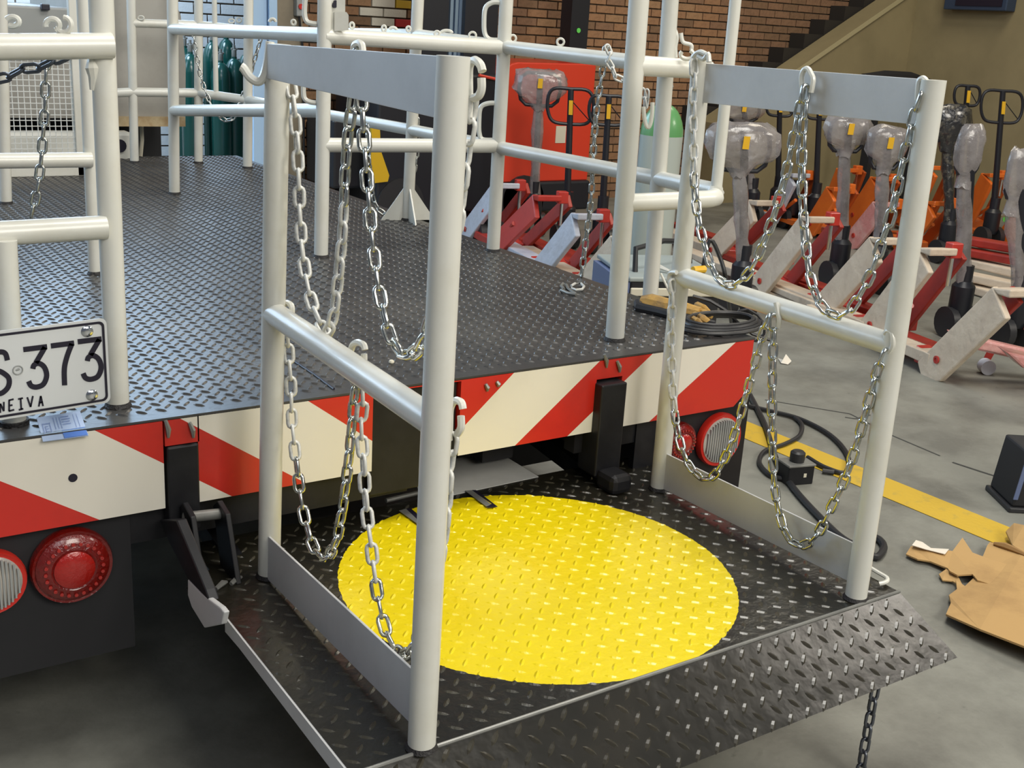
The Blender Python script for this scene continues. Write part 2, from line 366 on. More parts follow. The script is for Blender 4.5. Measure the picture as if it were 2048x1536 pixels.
# deck frame below
mb = MB()
mb.box((DX0, YB+.03, ZD-.10), (DX1-.02, YB+.10, ZD-.006))
for x in (-.6, .1, .8, 1.44): mb.box((x, YB+.1, ZD-.12), (x+.07, DY1, ZD-.006))
for y in (1.3, 2.1, 2.9, 3.7, 4.5): mb.box((DX0, y, ZD-.10), (DX1-.02, y+.06, ZD-.006))
mb.obj('deck_frame', M['black'], truck, smooth=False)
mb = MB(); mb.box((-.35, 1.0, .42), (-.25, 4.9, .62)); mb.box((.75, 1.0, .42), (.85, 4.9, .62)); mb.obj('chassis_rail', M['blackm'], truck, smooth=False)
for sx in (-1.02, 1.44):  # unseen side skirts added to keep light off the floor underneath
    mb = MB(); mb.box((sx, 1.15, .16), (sx+.05, 2.35, ZD-.12)); mb.box((sx, 3.7, .16), (sx+.05, 4.8, ZD-.12)); mb.obj('shade_skirt', M['blackm'], truck, smooth=False, bevel=.006)
mb = MB(); mb.box((-.9, 1.55, .12), (1.4, 1.57, ZD-.12)); mb.obj('shade_board', M['blackm'], truck, smooth=False)  # unseen board across the underside, added to block light
for sx in (-.75, 1.1):
    mb = MB(); mb.cyl((sx, 3.0, .30), (sx+.22, 3.0, .30), .30, 24); mb.obj('wheel', M['rubber'], truck)
mb = MB().cyl((-.75, 3.0, .30), (1.3, 3.0, .30), .05, 12); mb.obj('axle', M['blackm'], truck)

# bumper: striped board, cut out where the lift arms pass
def clip(poly, n_, d):      # keep side n.p<=d  (2D)
    out = []
    for i in range(len(poly)):
        a, b_ = poly[i], poly[(i+1) % len(poly)]
        da = a[0]*n_[0]+a[1]*n_[1]-d; db = b_[0]*n_[0]+b_[1]*n_[1]-d
        if da <= 0: out.append(a)
        if da*db < 0: t = da/(da-db); out.append((a[0]+(b_[0]-a[0])*t, a[1]+(b_[1]-a[1])*t))
    return out
def bxz(x, y): p = aty(x, y, YB); return (p.x, p.z)
zb_at = lambda x: ZBOT
ZBOT = sum(bxz(*p)[1] for p in [(200,1042), (400,1003), (1000,898), (1230,853)])/4
pieces = [((-1.05, ZBOT), (bxz(329,960)[0], ZD-.005)), ((bxz(398,960)[0], ZBOT), (bxz(745,860)[0], ZD-.005)), ((bxz(921,800)[0], ZBOT), (bxz(1190,800)[0], ZD-.005)),
          ((bxz(1242,780)[0], ZBOT), (1.525, ZD-.005)),
          ((bxz(329,860)[0], bxz(330,893)[1]), (bxz(398,860)[0], ZD-.005)), ((bxz(745,860)[0], bxz(745,787)[1]), (bxz(921,800)[0], ZD-.005)), ((bxz(1190,800)[0], bxz(1190,760)[1]), (bxz(1242,780)[0], ZD-.005))]
lines = [((0,962),(200,1040)), ((190,861),(396,960)), ((352,833),(520,919)), ((602,793),(743,881)), None, ((1038,735),(950,829)), ((1215,707),(1026,895)), ((1312,701),(1134,873)), ((1469,687),(1302,840))]
cols = [1, 0, 1, 0, 1, 1, 0, 1, 0, 1]     # 1 = red, 0 = white, between successive lines
hs = []
for l_ in lines:
    if l_ is None: xs = bxz(800,850)[0]; hs.append(((1, 0), xs)); continue
    a, b_ = bxz(*l_[0]), bxz(*l_[1]); dx, dz = b_[0]-a[0], b_[1]-a[1]; n_ = (-dz, dx) if -dz > 0 else (dz, -dx)
    hs.append((n_, n_[0]*a[0]+n_[1]*a[1]))
mb = MB()
for k in range(len(cols)):
    for (x0, z0), (x1, z1) in pieces:
        poly = [(x0, z0), (x1, z0), (x1, z1), (x0, z1)]
        if k > 0: n_, d = hs[k-1]; poly = clip(poly, (-n_[0], -n_[1]), -d)
        if k < len(hs) and len(poly) > 2: n_, d = hs[k]; poly = clip(poly, n_, d)
        if x1 > 1.5 and len(poly) > 2:     # cut lower right corner
            c0, c1 = bxz(1466,814), bxz(1500,775); nn = (-(c1[1]-c0[1]), c1[0]-c0[0]); nn = (-nn[0], -nn[1]) if nn[0] < 0 else nn; poly = clip(poly, nn, nn[0]*c0[0]+nn[1]*c0[1])
        if len(poly) > 2: mb.prism([(p[0], YB, p[1]) for p in poly], (0, .03, 0), cols[k])
bumper = mb.obj('bumper', [M['bwhite'], M['red']], truck, smooth=False); bumper['label'] = 'steel bumper with red and white diagonal warning stripes'
# thin red lip along the top edge, hole in the left board, weld scars
mb = MB(); p = aty(146,956,YB-.001); mb.cyl(p, p+V((0,.004,0)), .009, 14); mb.obj('bolt_hole', M['ink'], bumper)
mb = MB()
for x, y, w_, h_ in ((334,858,6,34), (383,860,8,30), (973,775,3,14), (995,768,3,10), (1211,722,5,26), (1237,733,5,22)):
    a = aty(x-w_/2, y-h_/2, YB-.003); b_ = aty(x+w_/2, y+h_/2, YB-.003); MB().tube([a, lerp(a, b_, .5)+V((.002,-.003,0)), b_], [.004, .006, .003], 6).obj('weld_scar', M['steel'], bumper)
# black arms and panel behind the cut-outs
mb = MB(); a = bxz(330,893); b_ = bxz(398,893); mb.box((a[0]+.002, YB-.006, ZBOT-.06), (b_[0]-.002, YB+.05, a[1]-.002)); mb.obj('lift_arm', M['black'], truck, smooth=False, bevel=.004)
mb = MB(); a = bxz(745,787); b_ = bxz(921,775); mb.box((a[0]+.002, YB+.012, ZBOT-.07), (b_[0]-.002, YB+.05, a[1]-.002)); mb.obj('lift_housing', M['black'], truck, smooth=False, bevel=.004)
mb = MB(); a = bxz(1190,763); b_ = bxz(1242,763); mb.box((a[0]+.002, YB-.03, .43), (b_[0]-.002, YB+.05, a[1]-.004)); mb.obj('lift_arm', M['black'], truck, smooth=False, bevel=.004)
# under-bumper beam and lamp panels
mb = MB(); mb.box((-.25, YB+.035, ZBOT-.085), (aty(815,950,YB+.035).x, YB+.08, ZBOT+.03)); mb.obj('crossbeam', M['black'], truck, smooth=False); mb = MB(); mb.box((aty(1150,870,YB+.035).x, YB+.035, ZBOT-.07), (1.28, YB+.08, ZBOT+.03)); mb.obj('crossbeam', M['black'], truck, smooth=False)
mb = MB(); mb.box((-1.05, YB+.03, .22), (aty(262,1100,YB+.03).x, YB+.05, ZBOT+.03)); mb.obj('lamp_panel', M['blackm'], truck, smooth=False)
xa, xb = aty(1272,870,YB+.03).x, aty(1490,870,YB+.03).x
mb = MB(); mb.prism([(xa, YB+.03, .40), (xa, YB+.03, ZBOT+.03), (xb, YB+.03, ZBOT+.03), (xb, YB+.03, .20), (xa+.30, YB+.03, .20)], (0, .02, 0)); mb.obj('lamp_panel', M['black'], truck, smooth=False)
def lamp(cx, cy, rpx_y, kind, extra=1.0):
    c = aty(cx, cy, YB+.028); e = aty(cx, cy+rpx_y, YB+.028); r_ = (c-e).length*extra
    ax = V((0, -1, 0))
    h = MB().lathe(c, [(r_*1.0, 0), (r_*1.02, .012), (r_*.98, .022), (r_*.90, .020)], 36, ax).obj('tail_lamp', M['red'] if kind == 'clear' else M['lensdark'], truck)
    if kind == 'red':
        MB().lathe(c, [(r_*.90, .0), (r_*.90, .024), (r_*.80, .032), (r_*.56, .036), (r_*.52, .034)], 36, ax).obj('lens', M['lensdark'], h)
        MB().lathe(c, [(r_*.50, .0), (r_*.50, .037), (r_*.40, .041), (r_*.2, .043)], 30, ax).obj('lens_centre', M['lensred'], h)
        mb = MB()
        for k in range(24):
            t = 2*PI*k/24; q = c+V((math.cos(t)*r_*.70, -.035, math.sin(t)*r_*.70)); mb.cyl(q, q+V((0,-.003,0)), r_*.05, 6)
        mb.obj('reflector_ring', M['lensred'], h)
        h['label'] = 'round red tail lamp'
    else:
        MB().lathe(c, [(r_*.86, .0), (r_*.86, .022), (r_*.7, .028), (r_*.3, .031)], 36, ax).obj('lens', M['lensclear'], h)
        mb = MB()
        for k in range(-7, 8):
            xx = k/8.0*r_*.84; zz = math.sqrt(max(0, (r_*.84)**2-xx*xx))*.96; mb.box((c.x+xx-.0018, c.y-.035+abs(k)*.0006, c.z-zz), (c.x+xx+.0018, c.y-.026, c.z+zz))
        mb.obj('lens_rib', M['cabdark'], h, smooth=False)
        h['label'] = 'round clear reversing lamp with a red rim'
lamp(141, 1126, 71, 'red'); lamp(-22, 1160, 62, 'clear'); lamp(1432, 876, 49, 'clear'); lamp(1352, 880, 36, 'red')

# ---- pipes
def pipe(name, a, b_, r, parent=truck, mt_='white', n=20, ra=None): return MB().cyl(a, b_, r, n, r2=ra).obj(name, M[mt_], parent)
posts = {}
def post(key, base, top, r, z=ZD, extra=.3, weld=True, top_is_edge=True):
    B = atz(base[0], base[1], z); T = up(B, *top)
    if top_is_edge: T = B + (T-B)*(1+extra/max(.3, (T-B).length))
    o_ = pipe('post', B, T, r); posts[key] = (B, T)
    if weld: MB().cyl(B+V((0,0,.001)), B+V((0,0,.010)), r+.005, 14, r2=r+.001).obj('weld_bead', M['weld'], o_)
    return o_
post('PL', (236,812), (202,0), .0235); post('E', (1229,680), (1278,0), .0262); post('G', (642,514), (650,0), .0245)
post('K', (986,502), (1013,0), .0245); post('I', (349,388), (345,0), .0235); post('B', (190,548), (166,0), .019)
post('C', (12,407), (2,0), .023); post('N', (815,440), (836,0), .0245); post('J', (1300,598), (1341,0), .0250)
post('P', (495,336), (497,0), .0245); post('Q', (397,326), (397,0), .0225); post('R', (269,325), (262,0), .0225)
B = atz(28, 848, ZD); T = up(B, 8, 480); o = pipe('post', B, T, .0235); posts['D'] = (B, T)
MB().cyl(B+V((0,0,.001)), B+V((0,0,.010)), .029, 14).obj('weld_bead', M['weld'], o)
def at_post(k, y):          # point on post axis seen at image row y
    B, T = posts[k]; lo, hi = 0.0, 1.0
    for _ in range(30):
        mid = (lo+hi)/2
        if proj(lerp(B, T, mid))[1] > y: lo = mid
        else: hi = mid
    return lerp(B, T, lo)
# left cage rails
def near(k, y, off=V((0,0,0))): return at_post(k, y)+off
P = near('PL', 92, V((-.0,-.022,0)));  pipe('rail', P+V((.012,0,.002)), aty(-260, 97, P.y), .0240)
P = near('PL', 452, V((0,-.012,0))); pipe('rail', P+V((-.012,0,0)), aty(-260, 482, P.y), .0240)
P = near('B', 318, V((-.0,-.02,0))); pipe('rail', P, aty(-200, 324, P.y), .0225)
P = near('B', 92); pipe('rail', P, aty(-200, 96, P.y), .0225)
# inner rails of the right cage (between post I and post G)
pipe('rail', near('I', 58), near('G', 70), .0240); pipe('rail', near('I', 221), near('G', 221), .0240)
# cross rails G-K
pipe('rail', near('G', 72), near('K', 95), .0262); pipe('rail', near('G', 290), near('K', 292), .0245)
# outer side rails: P -> N -> K -> corner
top_pts = [near('P', 62), near('N', 70), near('K', 94), near('J', 132)]
for a, b_ in zip(top_pts, top_pts[1:]): pipe('rail', a, b_, .0240)
mid_c = aty(1432, 382, .965)
mp = [near('P', 200), near('N', 260), near('K', 295), near('J', 357), mid_c]
for a, b_ in zip(mp, mp[1:]): pipe('rail', a, b_, .0240)
# front rails
pipe('rail', near('R', 46), near('Q', 50), .0215); pipe('rail', near('Q', 50), near('P', 60), .0215)
pipe('rail', near('R', 184), near('Q', 186), .0235); pipe('rail', near('Q', 186), near('P', 200), .0235)
Pm = lerp(near('Q',186), near('P',200), .36); pipe('rail', Pm, Pm+V((0,0,1.2)), .013)
pipe('rail', near('R', 184), aty(150, 190, near('R',184).y), .023)
# rear rails E -> corner
cn = V((mid_c.x+.015, near('E',405).y, near('E',405).z+.002))
e = near('E', 406); c_ = aty(1418, 398, e.y)
mb = MB(); mb.tube([e, lerp(e, c_, .5), c_, c_+V((.030,.006,.002)), c_+V((.048,.03,.003)), mid_c+V((0,.0,0))], .0245, 18); mb.obj('rail', M['white'], truck)
e = near('E', 131); c2_ = aty(1415, 139, e.y); pipe('rail', e, c2_, .0255)
pipe('rail', c2_+V((0,0,0)), near('J',132), .024)
# slim upright at the corner
Bc = mid_c + V((0,0,.01)); Tc = up(Bc, 1471, 0); pipe('post', Bc, Bc+(Tc-Bc)*1.5, .0165)
# lever with thin rod leaning off post J
a = near('J', 545); pipe('rod', a+V((.02,-.02,0)), up(a, 1348, 640)+V((0,-.05,0)), .004, n=8)
# gussets at post N
Bn = posts['N'][0]
for dx, dy in ((.12, -.02), (-.03, -.13), (-.11, .03)):
    d = V((dx, dy, 0)); n_ = V((-dy, dx, 0)).normalized()*.003
    MB().prism([Bn+d*.15+n_, Bn+d+n_, Bn+d*.15+V((0,0,.14))+n_], -n_*2).obj('gusset', M['white'], truck, smooth=False)
# flat steel latch plate on post G
P = near('G', 60)
mb = MB(); a = up(P, 668, -30); b_ = up(P, 690, 62); mb.prism([up(P,664,-40), up(P,691,-40), up(P,690,58), up(P,664,62)], (0,.008,0)); mb.prism([up(P,666,24)+V((0,-.012,0)), up(P,690,24)+V((0,-.012,0)), up(P,694,30)+V((0,-.012,0)), up(P,694,60)+V((0,-.012,0)), up(P,666,62)+V((0,-.012,0))], (0,.006,0))
lp = mb.obj('latch_plate', M['white'], truck, smooth=False)
mb = MB(); q = up(P, 669, 10)+V((0,-.004,0)); mb.cyl(q, q+V((0,.006,0)), .009, 10); q = up(P, 669, 4)+V((0.002,-.004,0)); mb.cyl(q, q+V((0,.006,0)), .006, 10); mb.obj('latch_hole', M['ink'], lp)

# small rings, C hooks and D handles welded on the rails
def curve_obj(name, pts, r, parent, mt_='white', closed=False, n=8, sub=4):
    P_ = [V(p) for p in pts]; out = []
    if len(P_) > 2:
        N_ = len(P_); rng = range(N_ if closed else N_-1)
        for i in rng:
            p0 = P_[(i-1) % N_] if closed or i > 0 else P_[0]; p1 = P_[i]; p2 = P_[(i+1) % N_]; p3 = P_[(i+2) % N_] if closed or i+2 < N_ else P_[-1]
            for s_ in range(sub):
                t = s_/sub; out.append(.5*((2*p1)+(p2-p0)*t+(2*p0-5*p1+4*p2-p3)*t*t+(3*p1-p0-3*p2+p3)*t**3))
        if not closed: out.append(P_[-1])
    else: out = P_
    return MB().tube(out, r, n, closed).obj(name, M[mt_], parent)
def ringpx(cx, cy, rx, ry, ref, wire, parent=truck, a0=0, a1=360, name='chain_eye', mt_='white'):
    """ring (or C) seen around image point, standing at the place of ref"""
    full = a1-a0 >= 360; n_ = 14; pts = []
    for k in range(n_ if full else n_+1):
        t = math.radians(a0+(a1-a0)*k/n_); pts.append(up(ref, cx+rx*math.cos(t), cy-ry*math.sin(t)))
    mb = MB(); mb.tube(pts, wire, 8, closed=full); return mb.obj(name, M[mt_], parent)
gk = lambda t, y: lerp(near('G',72), near('K',95), t)
for x, y, rx, ry, ref in ((587,45,4,5,near('G',62)), (704,51,4,6,gk(.2,0)), (768,57,4,6,gk(.4,0)), (817,58,4,5,gk(.5,0)), (874,67,5,5,gk(.68,0)), (945,71,7,7,gk(.86,0)), (1026,77,6,7,near('K',94)), (1121,84,7,7,lerp(near('K',94), near('J',132), .35)), (282,36,6,4,near('R',46)), (463,42,6,4,near('Q',50)), (478,40,5,5,near('Q',50))):
    ringpx(x, y, rx, ry, ref, .0042)
for x, y, rx, ry, ref, a0, a1 in ((786,60,7,5,gk(.45,0),0,170), (893,66,11,5,gk(.7,0),0,185), (545,44,6,6,near('G',60),0,180), (1374,109,13,9,near('E',131)+V((.1,0,0)),-220,60), (1296,205,9,50,near('E',205)+V((.03,-.02,0)),190,360)):
    ringpx(x, y, rx, ry, ref, .0055, a0=a0, a1=a1, name='chain_hook')
Pr = aty(90, 70, near('PL',92).y)
for x, y, rx, ry, a0, a1 in ((25,43,13,9,-120,150), (105,50,14,12,-60,200), (128,50,14,15,-170,90)):
    ringpx(x, y, rx, ry, Pr, .0055, a0=a0, a1=a1, name='chain_hook')
def dhandle(pts, ref, r=.0085): return curve_obj('d_handle', [up(ref, *p) for p in pts], r, truck, sub=5)
kp = near('K', 40); dhandle([(1003,5),(985,5),(971,16),(968,45),(970,68),(980,79),(1000,80)], kp)
kp = near('K', 240); dhandle([(995,206),(975,207),(961,216),(958,245),(959,268),(966,279),(992,280)], kp)
kp = near('G', 20); dhandle([(632,-30),(616,-25),(611,-5),(609,25),(613,42),(624,47),(640,48)], kp)
kp = near('G', 180); dhandle([(632,150),(616,152),(608,160),(607,185),(610,198),(620,204),(636,206)], kp)
kp = near('J', 100); dhandle([(1350,60),(1354,75),(1351,95),(1352,115)], kp, .006); dhandle([(1362,66),(1366,84),(1382,90),(1383,100)], kp, .006)
# weld lump on main left post
P = near('PL', 140); mb = MB(); mb.tube([up(P,178,118)+V((0,-.02,0)), up(P,182,135)+V((-.004,-.024,0)), up(P,181,152)+V((0,-.022,0)), up(P,179,178)+V((0,-.02,0))], [.008,.013,.010,.005], 8); mb.obj('weld_lump', M['white'], truck)
# base plate of main left post
# number plate
np_ = bpy.data.objects.new('number_plate', None)
bpy.data.objects.remove(np_)
YP = .79
c00 = aty(221, 804, YP-.045); c01 = aty(212, 635, YP-.045)
ur = aty(0, 665, YP-.045); ul = aty(0, 836, YP-.045)
ex = ((c01-ur).normalized()+(c00-ul).normalized()).normalized(); ez = (c01-c00); Hn = ez.length; ez.normalize(); ey = ex.cross(ez).normalized(); Wn = Hn*2.06
O = c00
def pl(u_, v_, d=0): return O - ex*(1-u_)*Wn + ez*v_*Hn - ey*d     # u 0..1 left-right, v 0..1 bottom-top, d out toward viewer
def rrect(u0, v0, u1, v1, ru, n_=5):
    pts = []; rv = ru*Wn/Hn
    for (cu, cv, a) in ((u1-ru, v0+rv, -90), (u1-ru, v1-rv, 0), (u0+ru, v1-rv, 90), (u0+ru, v0+rv, 180)):
        for k in range(n_+1): t = math.radians(a+90*k/n_); pts.append((cu+ru*math.cos(t), cv+rv*math.sin(t)))
    return pts
sgn = 1 if ey.y < 0 else -1
def PL3(poly, d0, d1): return [pl(u_, v_, -sgn*d0) for u_, v_ in poly], ey*sgn*(d1-d0)
mb = MB(); po, ve = PL3(rrect(0,0,1,1,.035), 0, .002); mb.prism(po, ve); plate = mb.obj('number_plate', M['platewhite'], truck, smooth=False)
plate['label'] = 'white number plate reading S 373 NEIVA with a black border'
mb = MB(); outer = rrect(.014,.03,.986,.97,.030); inner = rrect(.027,.057,.973,.943,.022); n_ = len(outer)
vs = [pl(u_, v_, -sgn*.0035) for u_, v_ in outer+inner]; mb.add(vs, [(k, (k+1) % n_, n_+(k+1) % n_, n_+k) for k in range(n_)]); mb.obj('plate_border', M['ink'], plate, smooth=False)
def px_pl(x, y): return aty(x, y, YP-.045)
def stroke(name, pts, wpx, d=.003):
    """flat lettering: pixel polyline on the plate turned into a raised band"""
    P_ = []
    Q_ = [V((x, y, 0)) for x, y in pts]
    if len(Q_) > 2:
        for i in range(len(Q_)-1):
            p0 = Q_[max(i-1,0)]; p1 = Q_[i]; p2 = Q_[i+1]; p3 = Q_[min(i+2,len(Q_)-1)]
            for s_ in range(5): t = s_/5; P_.append(.5*((2*p1)+(p2-p0)*t+(2*p0-5*p1+4*p2-p3)*t*t+(3*p1-p0-3*p2+p3)*t**3))
        P_.append(Q_[-1])
    else: P_ = Q_
    vs = []
    for i, p in enumerate(P_):
        t = (P_[min(i+1,len(P_)-1)]-P_[max(i-1,0)]).normalized(); n2 = V((-t.y, t.x, 0))*wpx/2
        for q in (p+n2, p-n2):
            w3 = px_pl(q.x, q.y); w3 = w3 + ey*sgn*d; vs.append(w3)
    fs = [(2*i, 2*i+1, 2*i+3, 2*i+2) for i in range(len(P_)-1)]
    return vs, fs
def glyph(strokes, wpx):
    mb = MB()
    for s_ in strokes: vs, fs = stroke('g', s_, wpx); mb.add(vs, fs)
    mb.obj('plate_character', M['ink'], plate, smooth=False)
def crop(p): return (p[0]*240/1418, 620+p[1]*260/1536)
def three(ox, oy):
    q = lambda x, y: crop((x+ox, y+oy))
    return [[q(275,462), q(415,445), q(553,430)]] , [[q(515,440), q(470,540), q(415,640)], ]
def g3(ox, oy):
    q = lambda x, y: crop((x+ox, y+oy))
    return [[q(272,463), q(553,428)], [q(528,435), q(420,620)], [q(385,690), q(400,645), q(455,625), q(520,670), q(548,770), q(510,870), q(430,905), q(365,890), q(335,835)]]
glyph(g3(0,0), 10.5); glyph(g3(643,-92), 10.5)
q = lambda x, y: crop((x, y)); glyph([[q(598,420), q(872,385)], [q(845,395), q(790,540), q(757,690), q(760,885)]], 10.5)
glyph([[q(85,590), q(60,510), q(0,490), q(-80,520), q(-120,600), q(-80,690), q(20,730), q(100,800), q(95,900), q(20,975), q(-70,980), q(-130,920)]], 10.5)
for s_ in ([[(0,1210),(0,1100),(42,1190),(42,1080)]], [[(105,1058),(105,1190)],[(100,1062),(158,1048)],[(100,1125),(145,1117)],[(100,1190),(165,1172)]], [[(240,1040),(248,1170)],[(210,1048),(268,1035)],[(218,1175),(272,1160)]],
           [[(318,1025),(358,1140)],[(385,1010),(358,1140)]], [[(455,1135),(478,1010)],[(478,1010),(505,1130)],[(462,1090),(498,1083)]]):
    mb = MB()
    for k in s_:
        for a, b_ in zip(k, k[1:]): vs, fs = stroke('g', [crop(a), crop(b_)], 3.6); mb.add(vs, fs)
    mb.obj('plate_character', M['ink'], plate, smooth=False)
for a, b_ in (((1026,248), 11), ((1083,1002), 11)):
    c = px_pl(*crop(a)); MB().lathe(c, [(.0115,0),(.0115,.003),(.009,.005),(.004,.006)], 18, ey*sgn).obj('plate_bolt', M['chrome'], plate)
c = px_pl(*crop((208,705))); mb = MB(); mb.tube([c+ey*sgn*.0032+ex*math.cos(t*PI/8)*.0085+ez*math.sin(t*PI/8)*.0085 for t in range(16)], .0012, 5, closed=True); mb.cyl(c+ey*sgn*.002-ex*.003, c+ey*sgn*.003+ex*.003+ez*.002, .002, 6); mb.obj('plate_seal', M['cabdark'], plate)
# bracket holding the plate
mb = MB(); mb.box((c00.x-.45, c00.y+.005, c00.z+.03), (c00.x-.02, c00.y+.018, c00.z+.10)); mb.box((c00.x-.06, c00.y+.01, c00.z+.04), (c00.x-.03, posts['PL'][0].y-.02, c00.z+.08)); mb.obj('plate_bracket', M['black'], plate, smooth=False)
# blue and white card hanging over the bumper
lb = [atz(77,832,ZD+.002), atz(158,820,ZD+.002)]
lc = [aty(178,870,YB-.004), aty(88,883,YB-.004)]
mb = MB(); A_, B_ = atz(73,835,ZD+.016), atz(160,822,ZD+.016); C_, D_ = aty(177,871,YB-.016), aty(86,883,YB-.016)
n0 = V((0,-.001,.001)); mb.prism([A_, B_, C_, D_], V((0,.001,-.0015)))
leaflet = mb.obj('leaflet', M['paper'], smooth=False); tag(leaflet, 'pale blue printed leaflet hanging over the bumper edge below the number plate', 'leaflet')
def lf(u_, v_): return lerp(lerp(A_, B_, u_), lerp(D_, C_, u_), v_) + V((0,-.0012,.0012))
MB().add([lf(.46,.68), lf(.98,.66), lf(.99,.98), lf(.47,.99)], [(0,1,2,3)]).obj('blue_band', M['bluelabel'], leaflet, smooth=False)
mb = MB()
for r_ in ((.07,.30,.25,.34), (.07,.72,.25,.76), (.07,.30,.09,.76), (.23,.30,.25,.76), (.12,.42,.14,.66), (.12,.52,.20,.55), (.12,.42,.20,.45), (.12,.63,.20,.66)) + tuple((.34+.07*k, .12, .355+.07*k, .60) for k in range(3)) + ((.52,.12,.70,.15),(.52,.22,.72,.25),(.52,.32,.70,.35),(.52,.42,.71,.45),(.80,.1,.81,.62),(.88,.1,.89,.62)):
    mb.add([lf(r_[0],r_[1]), lf(r_[2],r_[1]), lf(r_[2],r_[3]), lf(r_[0],r_[3])], [(0,1,2,3)])
mb.obj('print', M['greyink'], leaflet, smooth=False)

# headboard with mesh, and the cab behind
YH = atz(95, 352, ZD).y
hl, hr = aty(14, 352, YH).x, aty(171, 347, YH).x
hz1 = aty(90, 112, YH).z
mb = MB(); mb.box((hl-.5, YH-.02, ZD), (hr, YH+.02, ZD+.05)); mb.box((hr-.04, YH-.02, ZD), (hr, YH+.02, hz1+.3)); mb.box((hl-.5, YH-.03, hz1+.0), (hr, YH+.03, hz1+.06))
mb.obj('headboard', M['white'], truck, smooth=False, bevel=.004)
hb = bpy.data.objects['headboard']
mb = MB(); sp = .026
k = 0
while hl-.5+k*sp < hr-.03: x = hl-.5+k*sp; mb.box((x-.0018, YH-.004, ZD+.04), (x+.0018, YH, hz1)); k += 1
k = 0
while ZD+.05+k*sp < hz1: z = ZD+.05+k*sp; mb.box((hl-.5, YH-.006, z-.0018), (hr-.03, YH-.002, z+.0018)); k += 1
o = mb.obj('wire_mesh', M['mesh'], hb, smooth=False); stuff(o)
YC = DY1+.12
cx0, cx1 = aty(-300, 200, YC).x, aty(372, 150, YC).x
zc0 = aty(260, 237, YC).z
mb = MB(); prof = [(cx0, zc0), (cx1-.01, zc0), (cx1+.0, zc0+.3), (cx1-.02, 1.5), (cx1-.10, 1.70), (aty(168,30,YC).x, 1.72), (aty(168,30,YC).x, aty(100,14,YC).z), (cx0, aty(100,14,YC).z)]
mb.prism([(x, YC, z) for x, z in prof], (0, 1.3, 0)); cab_ = mb.obj('cab', M['cab'], truck, smooth=False)
mb = MB()
a = aty(338, 60, YC-.006)
mb.box((a.x, YC-.008, zc0+.02), (a.x+.012, YC, 1.66)); mb.box((aty(225,240,YC).x, YC-.03, zc0-.04), (cx1-.02, YC, zc0+.012)); mb.obj('cab_trim', M['rust'], cab_, smooth=False)
a0_, a1_ = aty(-200, 62, YC-.05), aty(160, 18, YC-.05)
mb = MB().box((a0_.x, YC-.06, a0_.z), (a1_.x, YC-.0, a1_.z)); mb.obj('window_sill', M['cabdark'], cab_, smooth=False, bevel=.01)
mb = MB(); a = aty(90, 14, YC-.07); mb.box((a.x-.02, YC-.09, a.z-.015), (a.x+.02, YC-.05, a.z+.015)); mb.obj('window_latch', M['ink'], cab_, smooth=False, bevel=.004)
# rear mudguard and exhaust seen between deck and cab
mb = MB(); a = aty(233, 262, YC-.15); b_ = aty(262, 325, YC-.15); mb.box((a.x-.6, YC-.2, b_.z), (b_.x, YC-.1, a.z), 0); mb.obj('mudguard', M['white'], truck, smooth=False, bevel=.02)
mb = MB(); a = aty(240, 292, YC-.21); mb.cyl(a, a+V((0,.02,0)), .035, 16); mb.obj('exhaust_opening', M['ink'], truck)
mb = MB(); mb.tube([aty(282,232,YC+.2), aty(284,280,YC+.2), aty(280,325,YC+.2)], .012, 8); mb.obj('hose', M['ivory'], truck)
mb = MB().box((cx0, YC+.5, .1), (cx1, YC+.6, zc0)); mb.obj('firewall', M['blackm'], truck, smooth=False)

# ================================================================== TAIL LIFT
lift = thing('tail_lift', 'black checker plate tail lift with yellow painted disc and white railings on both sides', 'tail lift', (.5, .4, 0))
PX0, PX1, PY0, PY1 = -.138, 1.225, -.028, .90
mb = MB(); mb.prism([(PX0, PY0, ZP-.006), (PX1, PY0, ZP-.006), (PX1, PY1, ZP-.006), (-.10, PY1, ZP-.006), (-.10, .76, ZP-.006), (-.172, .70, ZP-.006), (-.165, .62, ZP-.006), (PX0, .57, ZP-.006)], (0,0,.006))
platform = mb.obj('platform', M['plat'], lift, smooth=False)
platform['label'] = 'black checker plate with a yellow painted disc'
o = lugs(PX0+.015, PX1-.015, PY0+.03, PY1-.015, .0495, .031, .0095, .0023, keep=lambda x, y: not (x < -.09 and y > .52), T=lambda p: p+V((0,0,ZP))).obj('tread_lug', M['lug'], platform, smooth=False); stuff(o)
# ramp sloping to the lip
RE = atz(1915, 1315, .275); R0 = V((PX1, PY0, ZP)); ry = RE.y; rz = .275
R1L = V((PX0-.01, ry-.0, rz)); R1R = V((RE.x, ry, rz)); R0L = V((PX0, PY0, ZP))
sl = (V((0, ry, rz))-V((0, PY0, ZP))); slen = sl.length; sd = sl.normalized(); sn = V((0, -sd.z, sd.y)); sn = sn if sn.z > 0 else -sn
mb = MB(); mb.prism([R0L, V((R0.x, R0.y, R0.z)), R1R, R1L], -sn*.006); ramp = mb.obj('ramp', M['rplate'], lift, smooth=False)
o = lugs(PX0+.02, RE.x-.02, .018, slen-.008, .0495, .033, .0105, .0030, keep=lambda x, y: x < PX1-.02+(RE.x-PX1)*y/slen, T=lambda p: V((p.x, PY0, ZP))+sd*p.y+sn*p.z).obj('tread_lug', M['rlug'], ramp, smooth=False); stuff(o)
MB().tube([R0L+sn*.001, R0+sn*.001], .004, 8).obj('weld_seam', M['steel'], lift)
